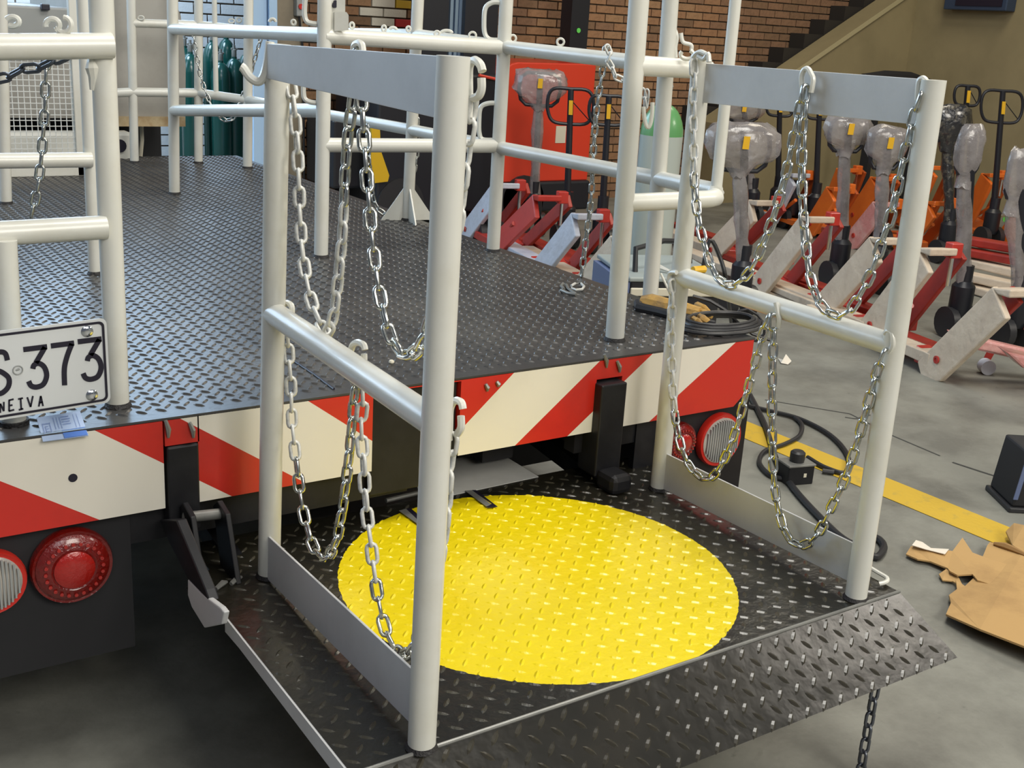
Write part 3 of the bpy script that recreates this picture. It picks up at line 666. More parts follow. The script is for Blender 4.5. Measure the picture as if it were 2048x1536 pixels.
# side flanges
mb = MB(); mb.prism([(PX0-.004, PY0, ZP-.001), (PX0-.004, .55, ZP-.001), (PX0-.004, .55, ZP-.034), (PX0-.004, .47, ZP-.030), (PX0-.004, PY0, ZP-.036), (PX0-.004, ry, rz-.02), (PX0-.004, ry, rz)], (.004, 0, 0)); mb.obj('side_flange', M['white_plate'], lift, smooth=False)
mb = MB(); mb.box((PX1-.004, PY0, ZP-.04), (PX1, PY1, ZP-.006)); mb.obj('side_flange', M['black'], lift, smooth=False)
mb = MB(); mb.box((PX0+.02, .1, ZP-.07), (PX1-.02, .14, ZP-.006)); mb.box((PX0+.02, .5, ZP-.07), (PX1-.02, .54, ZP-.006)); mb.box((PX0+.1, PY1-.05, ZP-.07), (PX1-.02, PY1-.01, ZP-.006)); mb.obj('stiffener', M['black'], lift, smooth=False)
# parallel arms under the truck
for x in (-.05, 1.0):
    mb = MB(); mb.prism([(x, .74, ZP-.05), (x, .80, ZP+.0), (x, 1.6, .52), (x, 1.6, .44)], (.04, 0, 0)); mb.obj('parallel_arm', M['black'], lift, smooth=False)
# white curved end piece with arm at the left corner
p = [atz(378,1160,ZP-.0), atz(440,1225,ZP-.03)]
XF = -.19
mb = MB(); mb.prism([atx(375,1158,XF), atx(400,1185,XF), atx(440,1215,XF), atx(448,1225,XF), atx(443,1249,XF), atx(408,1256,XF), atx(383,1215,XF), atx(375,1190,XF)], (.012,0,0)); mb.obj('arm_end', M['white_plate'], lift, smooth=False, bevel=.003)
mb = MB(); mb.prism([atx(318,1040,XF-.0), atx(352,1040,XF), atx(410,1180,XF), atx(418,1203,XF), atx(375,1158,XF), atx(340,1090,XF)], (.022,0,0)); mb.obj('hinge_arm', M['black'], lift, smooth=False, bevel=.003)
# hinge bracket: two cheeks and a pin
B1 = atz(404,1192,ZP); B2 = atz(475,1172,ZP)
ck = []
for (bx, tx) in (((404,1192), (373,1043)), ((473,1170), (432,1038))):
    Bq = atz(*bx, ZP); Tq = up(Bq, *tx); h_ = Tq.z-ZP; tv = V((.012,0,0))
    mb = MB(); mb.prism([Bq, Bq+V((0,.10,0)), V((Bq.x, Bq.y+.14, ZP+h_*.85)), V((Bq.x, Bq.y+.11, ZP+h_*1.0)), V((Bq.x, Bq.y+.06, ZP+h_*.92))], tv); mb.obj('hinge_cheek', M['black'], lift, smooth=False, bevel=.002); ck.append(V((Bq.x, Bq.y+.10, ZP+h_*.82)))
MB().cyl(ck[0], ck[1]+V((.012,0,0)), .012, 14).obj('hinge_pin', M['steel'], lift)
for x, y in ((440,1172), (470,1165)):
    pass
mb = MB()
for x, y in ((432,1178),(462,1168)): q_ = atz(x, y, ZP+.004); mb.tube([q_, q_+V((.02,.012,.004)), q_+V((.03,.02,0))], [.005,.007,.004], 6)
mb.obj('weld_bead', M['steel'], lift)
# right hinge lug
Bq = atz(1240, 988, ZP); mb = MB(); mb.box((Bq.x-.035, Bq.y-.01, ZP), (Bq.x+.035, Bq.y+.07, ZP+.055)); mb.obj('hinge_lug', M['black'], lift, smooth=False, bevel=.016)
# pale patch painted as the lit floor seen below, with its slots
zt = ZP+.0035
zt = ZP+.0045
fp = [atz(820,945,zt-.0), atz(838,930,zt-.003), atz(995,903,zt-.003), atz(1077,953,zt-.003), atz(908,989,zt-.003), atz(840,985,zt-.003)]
MB().prism(fp, (0,0,-.004)).obj('lit_floor_patch', M['flap'], lift, smooth=False)
mb = MB(); mb.prism([atz(930,982,zt), atz(944,981,zt), atz(984,1010,zt), atz(972,1013,zt)], (0,0,.001)); mb.obj('slot_floor', M['steel'], lift, smooth=False); mb = MB(); mb.prism([atz(798,1022,zt), atz(812,1018,zt), atz(850,1050,zt), atz(840,1052,zt)], (0,0,.001)); mb.obj('slot_floor', M['steel'], lift, smooth=False)
mb = MB(); mb.prism([atz(944,981,zt), atz(952,981,zt), atz(995,1014,zt), atz(972,1016,zt), atz(984,1008,zt)], (0,0,.0014)); mb.obj('slot_edge', M['ink'], lift, smooth=False); mb = MB(); mb.prism([atz(812,1018,zt), atz(822,1018,zt), atz(860,1050,zt), atz(848,1052,zt)], (0,0,.0014)); mb.obj('slot_edge', M['ink'], lift, smooth=False)
mb = MB(); a, b_ = atz(772,1001,ZP+.005), atz(838,985,ZP+.005); mb.tube([a, b_], .006, 8); mb.obj('hinge_rod', M['steel'], lift)
# chain hook rod at right rear corner (white wire behind RN)
mb = MB(); q0 = atz(1735,1132,ZP+.01); curve_obj('tie_rod', [atz(1733,1131,ZP+.012), atz(1758,1146,ZP+.012), atz(1774,1156,ZP+.012), atz(1772,1164,ZP+.012), atz(1758,1168,ZP+.008)], .005, lift, sub=3)

def fpost(base, top, r=.0240):
    B = atz(*base, ZP); T = up(B, *top); o_ = pipe('frame_post', B, T, r, lift, n=24)
    MB().cyl(B+V((0,0,.001)), B+V((0,0,.009)), r+.005, 14, r2=r+.001).obj('weld_bead', M['weld'], o_)
    return B, T
LN = fpost((843,1494), (907,112), .0240); LF = fpost((538,1152), (556,88), .0240); RN = fpost((1711,1197), (1868,160), .0240); RFp = fpost((1318,978), (1404,118), .0240)
def onp(P_, y):
    B, T = P_; lo, hi = 0.0, 1.0
    for _ in range(30):
        mid = (lo+hi)/2
        if proj(lerp(B, T, mid))[1] > y: lo = mid
        else: hi = mid
    return lerp(B, T, lo)
pipe('mid_rail', onp(LF, 626), onp(LN, 848), .0238, lift, n=24); pipe('mid_rail', onp(RFp, 552), onp(RN, 690), .0238, lift, n=24)
def plate4(name, pA, pB, ra, rb, off, th=.005):
    """flat bar between posts A (far) and B (near): image rows top/bottom at each"""
    a1_, a0_ = ra; b1_, b0_ = rb; d = (pB[0]-pA[0]).normalized(); d.z = 0
    A1, A0, B1_, B0_ = onp(pA, a1_), onp(pA, a0_), onp(pB, b1_), onp(pB, b0_)
    ov = V((off, 0, 0)); e_ = V((0, -.024, 0))
    mb = MB(); mb.prism([A1+ov, A0+ov, B0_-e_*.6+ov*.1, B1_-e_*.6+ov*.1], (th,0,0)); return mb.obj(name, M['white_plate'], lift, smooth=False, bevel=.001)
plate4('top_plate', LF, LN, (74, 157), (114, 242), -.024); plate4('bottom_plate', LF, LN, (1064, 1149), (1362, 1470), -.012)
plate4('top_plate', RFp, RN, (126, 204), (160, 252), -.006); plate4('bottom_plate', RFp, RN, (902, 972), (1096, 1172), -.006)
# hooks on the frames
def hook(pts, X, r=.0062, mt_='white'): return curve_obj('chain_hook', [atx(x, y, X) for x, y in pts], r, lift, mt_=mt_, n=8, sub=5)
XL = .040
hook([(937,235),(938,190),(938,140),(943,124),(952,121),(961,130),(965,143)], XL); hook([(963,156),(963,178),(957,192),(947,196)], XL)
hook([(707,770),(703,735),(701,708),(706,690),(716,685),(727,690),(730,700)], XL); hook([(728,708),(728,725),(724,738)], XL)
hook([(898,880),(899,845),(900,820),(905,806),(914,801),(923,806),(926,818)], XL); hook([(922,832),(922,855),(915,868)], XL)
hook([(563,628),(566,612),(574,606),(583,612),(584,626)], XL); hook([(706,110),(709,92),(718,86),(724,92),(726,108)], XL)
hook([(570,185),(572,150),(577,140)], XL)
B = onp(LF, 160); curve_obj('chain_hook', [up(B, *q_)+V((-.02,0,0)) for q_ in ((560,84),(556,120),(548,152),(536,164),(520,155),(508,138),(503,134))], .0085, lift, n=10, sub=5)
XR = onp(RFp, 500).x-.03
hookR = lambda pts, r=.006: hook(pts, XR, r)
hookR([(1605,180),(1603,155),(1608,140),(1616,138),(1622,148),(1626,160),(1622,185)]); hookR([(1835,200),(1838,165),(1845,157),(1852,162),(1854,175),(1862,185),(1855,205)])
hookR([(1383,150),(1386,118),(1393,107),(1402,104),(1412,108)]); hookR([(1396,112),(1408,118),(1416,108),(1418,124)])
hookR([(1353,545),(1343,545),(1338,553),(1340,572),(1345,590)]); hookR([(1552,605),(1555,622),(1558,640),(1556,655)]); hookR([(1770,668),(1776,662),(1784,668),(1786,690),(1778,705)])

# ================================================================== CHAINS
def link_mesh(name, mt_, Lo=.0465, Wo=.026, r=.0040, n=5, ns=6):
    hw = Wo/2-r; hl_ = Lo/2-r-hw; pts = []
    for k in range(n+1): t = -PI/2+PI*k/n; pts.append(V((hl_+hw*math.cos(t), hw*math.sin(t), 0)))
    for k in range(n+1): t = PI/2+PI*k/n; pts.append(V((-hl_+hw*math.cos(t), hw*math.sin(t), 0)))
    return MB().tube(pts, r, ns, closed=True).mesh(name, mt_, angle=3)
LK = {'zinc': link_mesh('link_zinc', M['zinc']), 'white': link_mesh('link_white', M['chainwhite']), 'dark': link_mesh('link_dark', M['chaindark'])}
def chain(label, pts, kind='zinc', scale=1.0, white=(), group=None, roll0=.3):
    """pts world polyline; links every pitch, alternately turned"""
    P_ = [V(p) for p in pts]; out = []
    for i in range(len(P_)-1):
        p0 = P_[max(i-1,0)]; p1 = P_[i]; p2 = P_[i+1]; p3 = P_[min(i+2,len(P_)-1)]
        for s_ in range(12): t = s_/12; out.append(.5*((2*p1)+(p2-p0)*t+(2*p0-5*p1+4*p2-p3)*t*t+(3*p1-p0-3*p2+p3)*t**3))
    out.append(P_[-1])
    pitch = .0335*scale; L_ = [0]
    for a, b_ in zip(out, out[1:]): L_.append(L_[-1]+(b_-a).length)
    tot = L_[-1]; n_ = max(2, round(tot/pitch)); st_ = tot/n_
    def at(s_):
        s_ = min(max(s_, 0), tot)
        for i in range(len(L_)-1):
            if L_[i+1] >= s_: t = (s_-L_[i])/max(1e-9, L_[i+1]-L_[i]); return out[i].lerp(out[i+1], t)
        return out[-1]
    root = thing('chain', label, 'chain', tuple(P_[0]), group)
    for k in range(n_):
        a = at(k*st_); b_ = at((k+1)*st_); c = (a+b_)/2; t = (b_-a).normalized()
        ref = V((0,1,0)) if abs(t.y) < .8 else V((0,0,1)); u_ = t.cross(ref).normalized(); v_ = t.cross(u_).normalized()
        ang = roll0 + (PI/2 if k % 2 else 0) + random.uniform(-.22, .22); y_ = u_*math.cos(ang)+v_*math.sin(ang); z_ = t.cross(y_)
        mw = Matrix((t, y_, z_)).transposed().to_4x4(); 
        mw = mw @ Matrix.Scale(scale, 4); mw.translation = c
        kd = 'white' if any(w0 <= k/(n_-1) <= w1 for w0, w1 in white) else kind
        o_ = bpy.data.objects.new('link', LK[kd]); COL.objects.link(o_); o_.parent = root; o_.matrix_local = Matrix.Translation(-V(P_[0])) @ mw
    return root
px = lambda l_, X: [atx(x, y, X) for x, y in l_]
chain('upper far swag of white painted chain on the left railing', px([(580,160),(588,210),(592,260),(597,340),(600,430),(607,520),(622,600),(640,645),(656,668),(668,625),(678,540),(686,450),(690,350),(697,260),(706,200),(716,100)], XL), white=((0,.75),))
chain('upper near swag of bare metal chain on the left railing, ending at the near post', px([(719,96),(724,210),(729,290),(735,370),(742,450),(752,540),(768,630),(788,690),(815,712),(842,690),(872,600),(898,520),(916,440),(926,360),(932,300),(940,250),(948,195)], XL+.006), white=((.75,1),))
chain('lower far swag of chain on the left railing, ending at the mid rail hook', px([(573,625),(574,650),(577,700),(582,770),(584,840),(590,900),(597,960),(606,1020),(622,1082),(640,1114),(657,1112),(673,1080),(686,1010),(695,940),(702,870),(708,800),(716,740)], XL), white=((0,.30),))
chain('lower near swag of chain on the left railing, hanging in front of the yellow disc', px([(722,735),(726,800),(722,850),(726,905),(729,960),(733,1020),(741,1080),(748,1140),(757,1200),(770,1258),(790,1298),(812,1312),(840,1260),(872,1150),(886,1070),(893,1000),(899,930),(908,870)], XL+.006), white=((0,.36),(.8,1)))
chain('upper far swag of chain on the right railing, beginning at the far post', px([(1388,120),(1388,170),(1386,220),(1387,265),(1388,310),(1388,360),(1394,420),(1406,480),(1426,540),(1447,568),(1472,568),(1500,542),(1522,500),(1545,440),(1560,390),(1576,330),(1592,250),(1608,172)], XR), white=((0,.22),))
chain('upper near swag of chain on the right railing, ending at the near post', px([(1612,172),(1607,240),(1604,300),(1604,360),(1607,430),(1613,500),(1622,560),(1641,608),(1667,632),(1695,625),(1720,590),(1745,540),(1765,480),(1785,420),(1800,350),(1815,290),(1830,225),(1844,185)], XR-.006))
chain('lower far swag of chain on the right railing in front of the clear lamp', px([(1345,560),(1344,610),(1343,680),(1345,760),(1350,830),(1361,890),(1381,935),(1405,957),(1430,950),(1455,905),(1475,850),(1492,790),(1510,730),(1525,670),(1540,630)], XR), white=((0,.33),))
chain('lower near swag of chain on the right railing over the black cable on the floor', px([(1548,630),(1546,700),(1544,780),(1544,850),(1546,920),(1550,980),(1562,1040),(1578,1078),(1605,1092),(1635,1070),(1660,1020),(1685,970),(1710,900),(1730,830),(1750,760),(1772,700)], XR-.006))
q_ = atz(1165,552,ZD+.006); sx = q_.x
def upp(B_, l_): return [up(B_, *p) for p in l_]
chain('long chain hanging straight from the outer side rail down to the deck edge', upp(q_, [(1212,92),(1204,150),(1196,200),(1190,260),(1186,330),(1182,400),(1175,460),(1168,510),(1163,552)]), scale=.95)
chain('short bunched chain looped beside the long hanging chain on the side rail', upp(near('E',150)+V((.1,.35,0)), [(1214,92),(1222,104),(1212,116),(1222,128),(1226,142),(1234,158),(1246,160),(1258,152),(1275,160),(1288,190),(1292,215),(1294,180)]), scale=.8, kind='white')
chain('small swag of chain beside the gusseted post on the right edge of the deck', upp(near('N',330), [(834,235),(834,300),(828,340),(818,365),(802,393),(782,424),(765,426),(750,408),(742,370),(738,320),(734,250)]), scale=.95)
chain('far swag of chain at the front of the deck before the green cylinders', upp(near('P',150), [(386,60),(392,105),(405,165),(425,215),(445,238),(465,238),(482,200),(500,150),(523,72)]), scale=1.0)
Pr2 = aty(60, 130, near('PL',92).y+.06)
chain('dark chain slung under the top rail at the left edge of the photo', upp(Pr2, [(-80,150),(-20,160),(15,154),(45,138),(75,136),(105,122),(135,108)]), kind='dark', scale=.95)
chain('thin chain hanging in front of the wire mesh at the far left', upp(Pr2+V((0,.25,0)), [(93,108),(92,140),(91,180),(90,220),(87,260),(84,300),(79,350),(72,392),(62,436)]), scale=.85)
q_ = atz(1745, 1402, .20)
chain('dark chain hanging down below the lip of the ramp', upp(q_, [(1752,1372),(1746,1402),(1739,1440),(1731,1485),(1723,1530),(1716,1580)]), kind='dark', scale=1.0)
# loose hook and ring lying on the deck
t = thing('loose_chain_link', 'loose open shackle and ring lying on the deck near its right edge', 'chain link', tuple(atz(1145,577,ZD)))
Zl = ZD+.008
mb = MB(); mb.tube([atz(x, y, Zl) for x, y in ((1142,572),(1150,567),(1162,567),(1168,573),(1164,579),(1152,580),(1144,577))], .0045, 8, closed=True); mb.obj('ring', M['chainwhite'], t)
mb = MB(); mb.tube([atz(x, y, Zl) for x, y in ((1128,578),(1122,572),(1126,567),(1133,570),(1136,577),(1144,583),(1152,588))], .005, 8); mb.tube([atz(x, y, Zl) for x, y in ((1122,580),(1136,586),(1152,589))], .005, 8); mb.obj('shackle', M['steel'], t)
q_ = atz(783, 724, ZD+.006); tag(MB().lathe(q_, [(.002,-.006),(.006,-.003),(.0075,.0),(.006,.004),(.002,.006)], 10).obj('pebble', M['ivory']), 'small cream pebble on the deck behind the bumper', 'pebble')
# dark seam line on the deck
mb = MB(); a, b_ = atz(588,722,ZD+.0022), atz(668,778,ZD+.0022); mb.tube([a, lerp(a,b_,.5)+V((.003,0,0)), b_], .0028, 6); mb.obj('deck_seam', M['ink'], truck)

# ================================================================== GAS CYLINDERS
def cylinder(base, r, h, body, shoulder, label, group=None, cap=True):
    t = thing('gas_cylinder', label, 'gas cylinder', tuple(base), group); b_ = V(base)
    MB().lathe(b_, [(r*.9, 0), (r, .015), (r, h*.80)], 24).obj('body', M[body], t)
    prof = [(r, h*.80)] + [(r*math.cos(a*PI/14)*.92+r*.08, h*.80+h*.115*math.sin(a*PI/14)) for a in range(1, 7)] + [(r*.28, h*.925)]
    MB().lathe(b_, prof, 24).obj('shoulder', M[shoulder], t)
    MB().lathe(b_, [(r*.22, h*.92), (r*.26, h*.93), (r*.26, h*.97), (r*.15, h*.975), (r*.15, h)], 12).cyl(b_+V((-r*.3,0,h*.975)), b_+V((r*.35,0,h*.975)), r*.12, 8).obj('valve', M['steel'], t)
    return t
for i, (x, ty, Yc, hh) in enumerate(((380,92,8.3,1.3), (424,68,8.45,1.45), (441,110,8.1,1.22), (468,102,8.15,1.25), (494,92,8.2,1.28), (368,80,8.7,1.4), (452,62,8.75,1.45))):
    P = aty(x, ty, Yc); P.z = 0; rr = .082; topz = aty(x, ty, Yc).z
    cylinder(P, rr, topz*1.04, 'green', 'green', ['second from the left of the green gas cylinders beyond the deck', 'tallest green gas cylinder in the front row beyond the deck', 'green gas cylinder just left of the pale highlighted pair', 'fourth of the green gas cylinders from the left in the front row', 'rightmost green gas cylinder beside the blue door frame', 'leftmost green gas cylinder, half hidden behind the cab', 'green gas cylinder standing behind the front row'][i], 'green gas cylinders in the bay')
P = aty(1331, 186, 3.0); P0 = V((P.x, P.y, 0))
cylinder(P0, .108, P.z*1.05, 'greycyl', 'greenlight', 'grey gas cylinder with a light green shoulder standing behind the welding machine', None)

# ================================================================== FORKLIFT
FY = 6.25
fk = thing('forklift', 'black and red forklift parked before the brick wall', 'forklift', (3.8, FY, 0))
fx = lambda x, y: aty(x, y, FY)
a, b_ = fx(1000, 123), fx(1183, 360)
mb = MB(); z1, z0 = a.z, b_.z; xx0, xx1 = fx(1000,240).x, fx(1184,240).x
poly = [(xx0, z0), (xx1, z0), (xx1, fx(1184,128).z)] + [(xx0+.14-.14*math.sin(math.radians(t_)), z1-.14+.14*math.cos(math.radians(t_))) for t_ in (0, 25, 50, 70, 90)]
mb.prism([(x, FY, z) for x, z in poly], (0, .7, 0)); mb.obj('counterweight', M['fred'], fk, smooth=False, bevel=.01)
mb = MB(); mb.box((fx(1000,400).x, FY-.02, .1), (xx1+.02, FY+.7, z0)); mb.box((fx(755,300).x, FY, .12), (fx(1003,300).x, FY+.75, fx(980,150).z)); mb.obj('chassis', M['fblack'], fk, smooth=False, bevel=.02)
mb = MB(); mb.box((fx(690,300).x, FY+.2, .3), (fx(760,300).x, FY+.7, fx(740,245).z)); mb.obj('side_panel', M['fblack'], fk, smooth=False, bevel=.02)
mb = MB(); mb.prism([fx(740,250), fx(756,252), fx(758,300), fx(775,350), fx(772,362), fx(738,366)], (0,-.03,0)); mb.obj('footplate', M['fyellow'], fk, smooth=False)
ml, mr = aty(847,40,FY+.1).x, aty(996,40,FY+.1).x
mb = MB(); mb.box((ml, FY+.1, .3), (aty(897,40,FY+.1).x, FY+.3, 3.4)); mb.box((aty(930,40,FY+.1).x, FY+.1, .3), (mr, FY+.3, 3.4)); mb.box((fx(897,40).x, FY+.2, .3), (fx(930,40).x, FY+.3, 3.4)); mb.obj('mast', M['fblack'], fk, smooth=False)
for xa_, xb_ in ((900,906), (910,916), (918,927)):
    MB().box((aty(xa_,40,FY+.15).x, FY+.15, .5), (aty(xb_,40,FY+.15).x, FY+.19, 3.4)).obj('mast_rail', M['mastblue'], fk, smooth=False)
mb = MB(); mb.box((aty(1141,60,FY+.35).x, FY+.35, .4), (aty(1176,60,FY+.35).x, FY+.5, 3.4)); mb.obj('guard_post', M['fblack'], fk, smooth=False)
q_ = aty(1157, 61, FY+.345); MB().cyl(q_, q_+V((0,-.004,0)), .02, 14).obj('sticker', M['sticker'], fk)
mb = MB(); mb.tube([fx(955,150)+V((0,-.02,0)), fx(1008,162)+V((0,-.02,0))], .012, 6); mb.obj('red_trim', M['fred'], fk)
mb = MB().box((fx(1112,255).x, FY-.004, fx(1112,286).z), (fx(1132,255).x, FY, fx(1112,252).z)); mb.obj('data_plate', M['ivory'], fk, smooth=False)
mb = MB(); q_ = fx(640, 300)
for sx in (.0, 1.5): MB().cyl((fx(800,400).x+sx*.75, FY-.02, .2), (fx(800,400).x+sx*.75, FY+.12, .2), .2, 20).obj('wheel', M['rubber'], fk)
MB().add([aty(653,254,7.27), aty(702,252,7.27), aty(702,275,7.27), aty(653,275,7.27)], [(0,1,2,3)]).prism([aty(653,254,7.27), aty(702,252,7.27), aty(702,275,7.27), aty(653,275,7.27)], (0,.01,0)).obj('wall_tile', M['card'], None, smooth=False)
tag(bpy.data.objects['wall_tile'], 'small yellow plate fixed low on the brick wall left of the forklift', 'wall plate')
mb = MB(); a = aty(622, 250, 7.27); mb.box((a.x-.04, 7.2, a.z-.12), (a.x+.05, 7.28, a.z+.03)); tag(mb.obj('socket_box', M['stairdark'], smooth=False, bevel=.008), 'small black socket box on the brick wall beside the yellow plate', 'socket box')
mb = MB(); a = aty(596, 10, 6.98); mb.box((a.x-.03, 6.93, a.z-.08), (a.x+.03, 7.0, a.z+.08)); o = mb.obj('switch_box', M['cabdark'], smooth=False, bevel=.008); tag(o, 'grey switch box with a red button on the column near the top of the photo', 'switch box')
MB().cyl((a.x, 6.93, a.z-.01), (a.x, 6.915, a.z-.01), .02, 12).obj('button', M['red'], o)
mb = MB(); mb.tube([(a.x, 6.96, a.z-.08), (a.x+.02, 6.97, a.z-.2), (a.x+.04, 6.97, a.z-.35), (a.x+.05, 6.97, .2)], .009, 6); mb.obj('cable', M['rubber'], o)

# ================================================================== PALLET JACKS
RW = V((.27, .963, 0)).normalized(); AC = V((.963, -.27, 0)).normalized()
LOOP = [(0,0), (.085,0), (.125,-.03), (.135,-.10), (.12,-.165), (.085,-.195), (0,-.20), (-.085,-.195), (-.12,-.165), (-.135,-.10), (-.125,-.03), (-.085,0)]
def bag(name, pts3, parent, mt_, n=14, seed=0):
    """lumpy film wrap: list of (centre, rx, ry) rings stacked along z"""
    rnd = random.Random(seed); mb = MB(); vs = []
    lat = CR.copy(); lat.z = 0; lat.normalize(); dep = V((-lat.y, lat.x, 0))
    for c, rx, ry in pts3:
        for k in range(n):
            t_ = 2*PI*k/n; j = 1+rnd.uniform(-.11, .11); vs.append(V(c)+lat*math.copysign(abs(math.cos(t_))**.75, math.cos(t_))*rx*j+dep*math.sin(t_)*ry*j+V((0,0,rnd.uniform(-.012,.012))))
    fs = []
    for i in range(len(pts3)-1): fs += [(i*n+k, i*n+(k+1) % n, (i+1)*n+(k+1) % n, (i+1)*n+k) for k in range(n)]
    fs += [tuple(range(n)), tuple(range((len(pts3)-1)*n, len(pts3)*n))]
    mb.add(vs, fs); return mb.obj(name, mt_, parent, angle=.9)
def jack(label, foot, z0=.09, top=None, body='jred', wrap='foam', handle=None, hbase=None, hkind='loop', bagw=.14, group='pallet jacks nested in the row', slab=True, fork=True, wide=.24, bagh=.24, film='film'):
    P = atz(*foot, z0); t = thing('pallet_jack', label, 'pallet jack', (P.x, P.y, 0), group)
    Mb = M[body]; Ms = M[wrap] if wrap else M[body]
    T = up(P, *top)-P if top else V((.23, -.16, .42))
    run = V((.05, -.42, 0)); k_ = (V((T.x, T.y, 0)).length)/.28; Tp = P+run*k_; Tp = up(Tp, *top) if top else Tp+V((0,0,.42))
    wv_ = V((0,0,-1)); sl_ = (Tp-P).normalized(); side = AC
    perp = sl_.cross(side).normalized(); 
    if perp.z > 0: perp = -perp
    FL = 1.05 if group == G1 else .40
    if slab:
        lo_ = P+V((0,0,-.05)); 
        mb = MB(); mb.prism([P-sl_*.05, P+sl_*(Tp-P).length, Tp+perp*.175+sl_*-.02, P+perp*.175+sl_*.03, P+perp*.12-sl_*.08], side*.035); mb.obj('side_plate', Ms, t, smooth=False, bevel=.008)
        q0 = P+side*-.002+sl_*.075+perp*.075; mb = MB(); mb.lathe(q0, [(.02,0),(.02,.006),(.010,.007),(.010,.003)], 14, -side); mb.obj('pivot_bolt', M['jred'], t)
        o2 = side*wide
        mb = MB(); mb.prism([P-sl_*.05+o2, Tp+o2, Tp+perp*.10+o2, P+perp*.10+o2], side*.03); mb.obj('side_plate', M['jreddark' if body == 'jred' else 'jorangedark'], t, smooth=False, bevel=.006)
        mb = MB(); mb.prism([Tp-sl_*.01, Tp+perp*.05+V((0,0,.0)), Tp-RW*.12+V((0,0,-.03)), Tp-RW*.12+V((0,0,.01))], side*.17); mb.obj('crosshead', Ms, t, smooth=False, bevel=.008)
        mb = MB(); c = Tp+side*.19-RW*.06; mb.box((-.035,-.03,-.05), (.035,.03,.03), M=Matrix.Translation(c) @ Matrix.Rotation(math.atan2(AC.y, AC.x), 4, 'Z')); mb.obj('crosshead_stub', Mb, t, smooth=False, bevel=.006)
        MB().cyl(c+V((0,0,-.04)), c+V((0,0,-.20)), .012, 10).obj('piston', M['chrome'], t)
        mb = MB(); q1 = P+side*.03+V((0,0,-P.z+.03)); mb.prism([q1-RW*.10, q1-RW*.10+V((0,0,.06)), q1+RW*.10+V((0,0,.09)), q1+RW*.10], side*(wide-.02)); mb.obj('base_link', Mb, t, smooth=False, bevel=.006)
        mb = MB(); q2 = P+side*.10+V((0,0,.02)); mb.tube([q2-RW*.05, q2-RW*.30+V((0,0,.16))], .016, 8); mb.obj('push_rod', Mb, t)
        if fork:
            for o3 in (0, wide):
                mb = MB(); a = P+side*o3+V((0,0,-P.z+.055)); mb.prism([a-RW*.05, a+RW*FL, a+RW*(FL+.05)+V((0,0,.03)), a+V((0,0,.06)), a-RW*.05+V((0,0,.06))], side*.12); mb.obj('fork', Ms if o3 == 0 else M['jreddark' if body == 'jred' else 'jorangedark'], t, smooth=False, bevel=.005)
        base = c
    pz = V((P.x, P.y, 0))+AC*.17-RW*.30*k_ if slab else V((P.x, P.y, 0))
    if hbase: pz = atz(*hbase, 0.1); pz.z = 0
    MB().lathe(pz, [(.05,.12),(.065,.16),(.065,.30),(.04,.33),(.04,.42)], 16).obj('pump', M['fblack'], t)
    for sgn_ in (-1, 1):
        c = pz+AC*.045*sgn_+V((0,0,.09)); MB().cyl(c, c+AC*.045*sgn_, .09, 18).obj('steer_wheel', M['rubber'], t)
    if handle:
        hb_ = pz+V((0,0,.30)); Ht = up(hb_, *handle); sh = hb_
        lat = CR.copy(); lat.z = 0; lat.normalize()
        if hkind == 'loop':
            MB().tube([sh, lerp(sh, Ht, .5), Ht], [.026,.024,.022], 10).obj('handle_shaft', M['fblack'], t)
            s_ = bagw/.135; mb = MB(); up3 = (Ht-sh).normalized(); pts = [Ht+lat*x*s_+up3*y*s_ for x, y in LOOP]
            out = []
            for i in range(len(pts)):
                p0, p1, p2, p3 = pts[i-1], pts[i], pts[(i+1) % len(pts)], pts[(i+2) % len(pts)]
                for q in range(3): tt = q/3; out.append(.5*((2*p1)+(p2-p0)*tt+(2*p0-5*p1+4*p2-p3)*tt*tt+(3*p1-p0-3*p2+p3)*tt**3))
            mb.tube(out, .0125, 8, closed=True); mb.obj('handle_loop', M['fblack'], t)
            c = Ht+up3*-.10*s_; fw = -_fh; mb = MB(); mb.prism([c+fw*.027-lat*.012+up3*.045, c+fw*.027+lat*.016+up3*.045, c+fw*.027+lat*.016-up3*.055, c+fw*.027-lat*.012-up3*.055], fw*.008); mb.obj('release_lever', M['jyell'], t, smooth=False)
            MB().tube([c+fw*.03+lat*.02+up3*.03, Ht+lat*.11*s_+up3*-.17*s_], .004, 5).obj('lever_rod', M['fblack'], t)
        else:
            h_ = bagh; rings = [(Ht, bagw*.6, bagw*.2), (Ht+V((0,0,-h_*.07)), bagw*.86, bagw*.34), (Ht+V((0,0,-h_*.2)), bagw*1.0, bagw*.42), (Ht+V((0,0,-h_*.36)), bagw*1.02, bagw*.45), (Ht+V((0,0,-h_*.52)), bagw*1.0, bagw*.44), (Ht+V((0,0,-h_*.66)), bagw*.84, bagw*.36), (Ht+V((0,0,-h_*.76)), bagw*.48, bagw*.28), (Ht+V((0,0,-h_)), .045, .04)]
            MB().tube([sh, Ht+V((0,0,-.03))], .024, 10).obj('handle_shaft', M['fblack'], t)
            s_ = bagw*.78/.135; MB().tube([Ht+V((0,0,-.03))+lat*x*s_+V((0,0,y*min(1.2, (h_-.06)/.2))) for x, y in LOOP], .014, 8, closed=True).obj('handle_loop', M['fblack'], t)
            bag('handle_wrap', rings, t, M[film], n=16, seed=int(handle[0]))
            S0 = Ht+V((0,0,-h_*.9)); n2 = 7; rings = [(lerp(S0, sh+V((0,0,.02)), i/n2), .036+.012*((i*37) % 5)/4, .036) for i in range(n2+1)]
            bag('shaft_wrap', rings, t, M[film], n=10, seed=int(handle[0])+1)
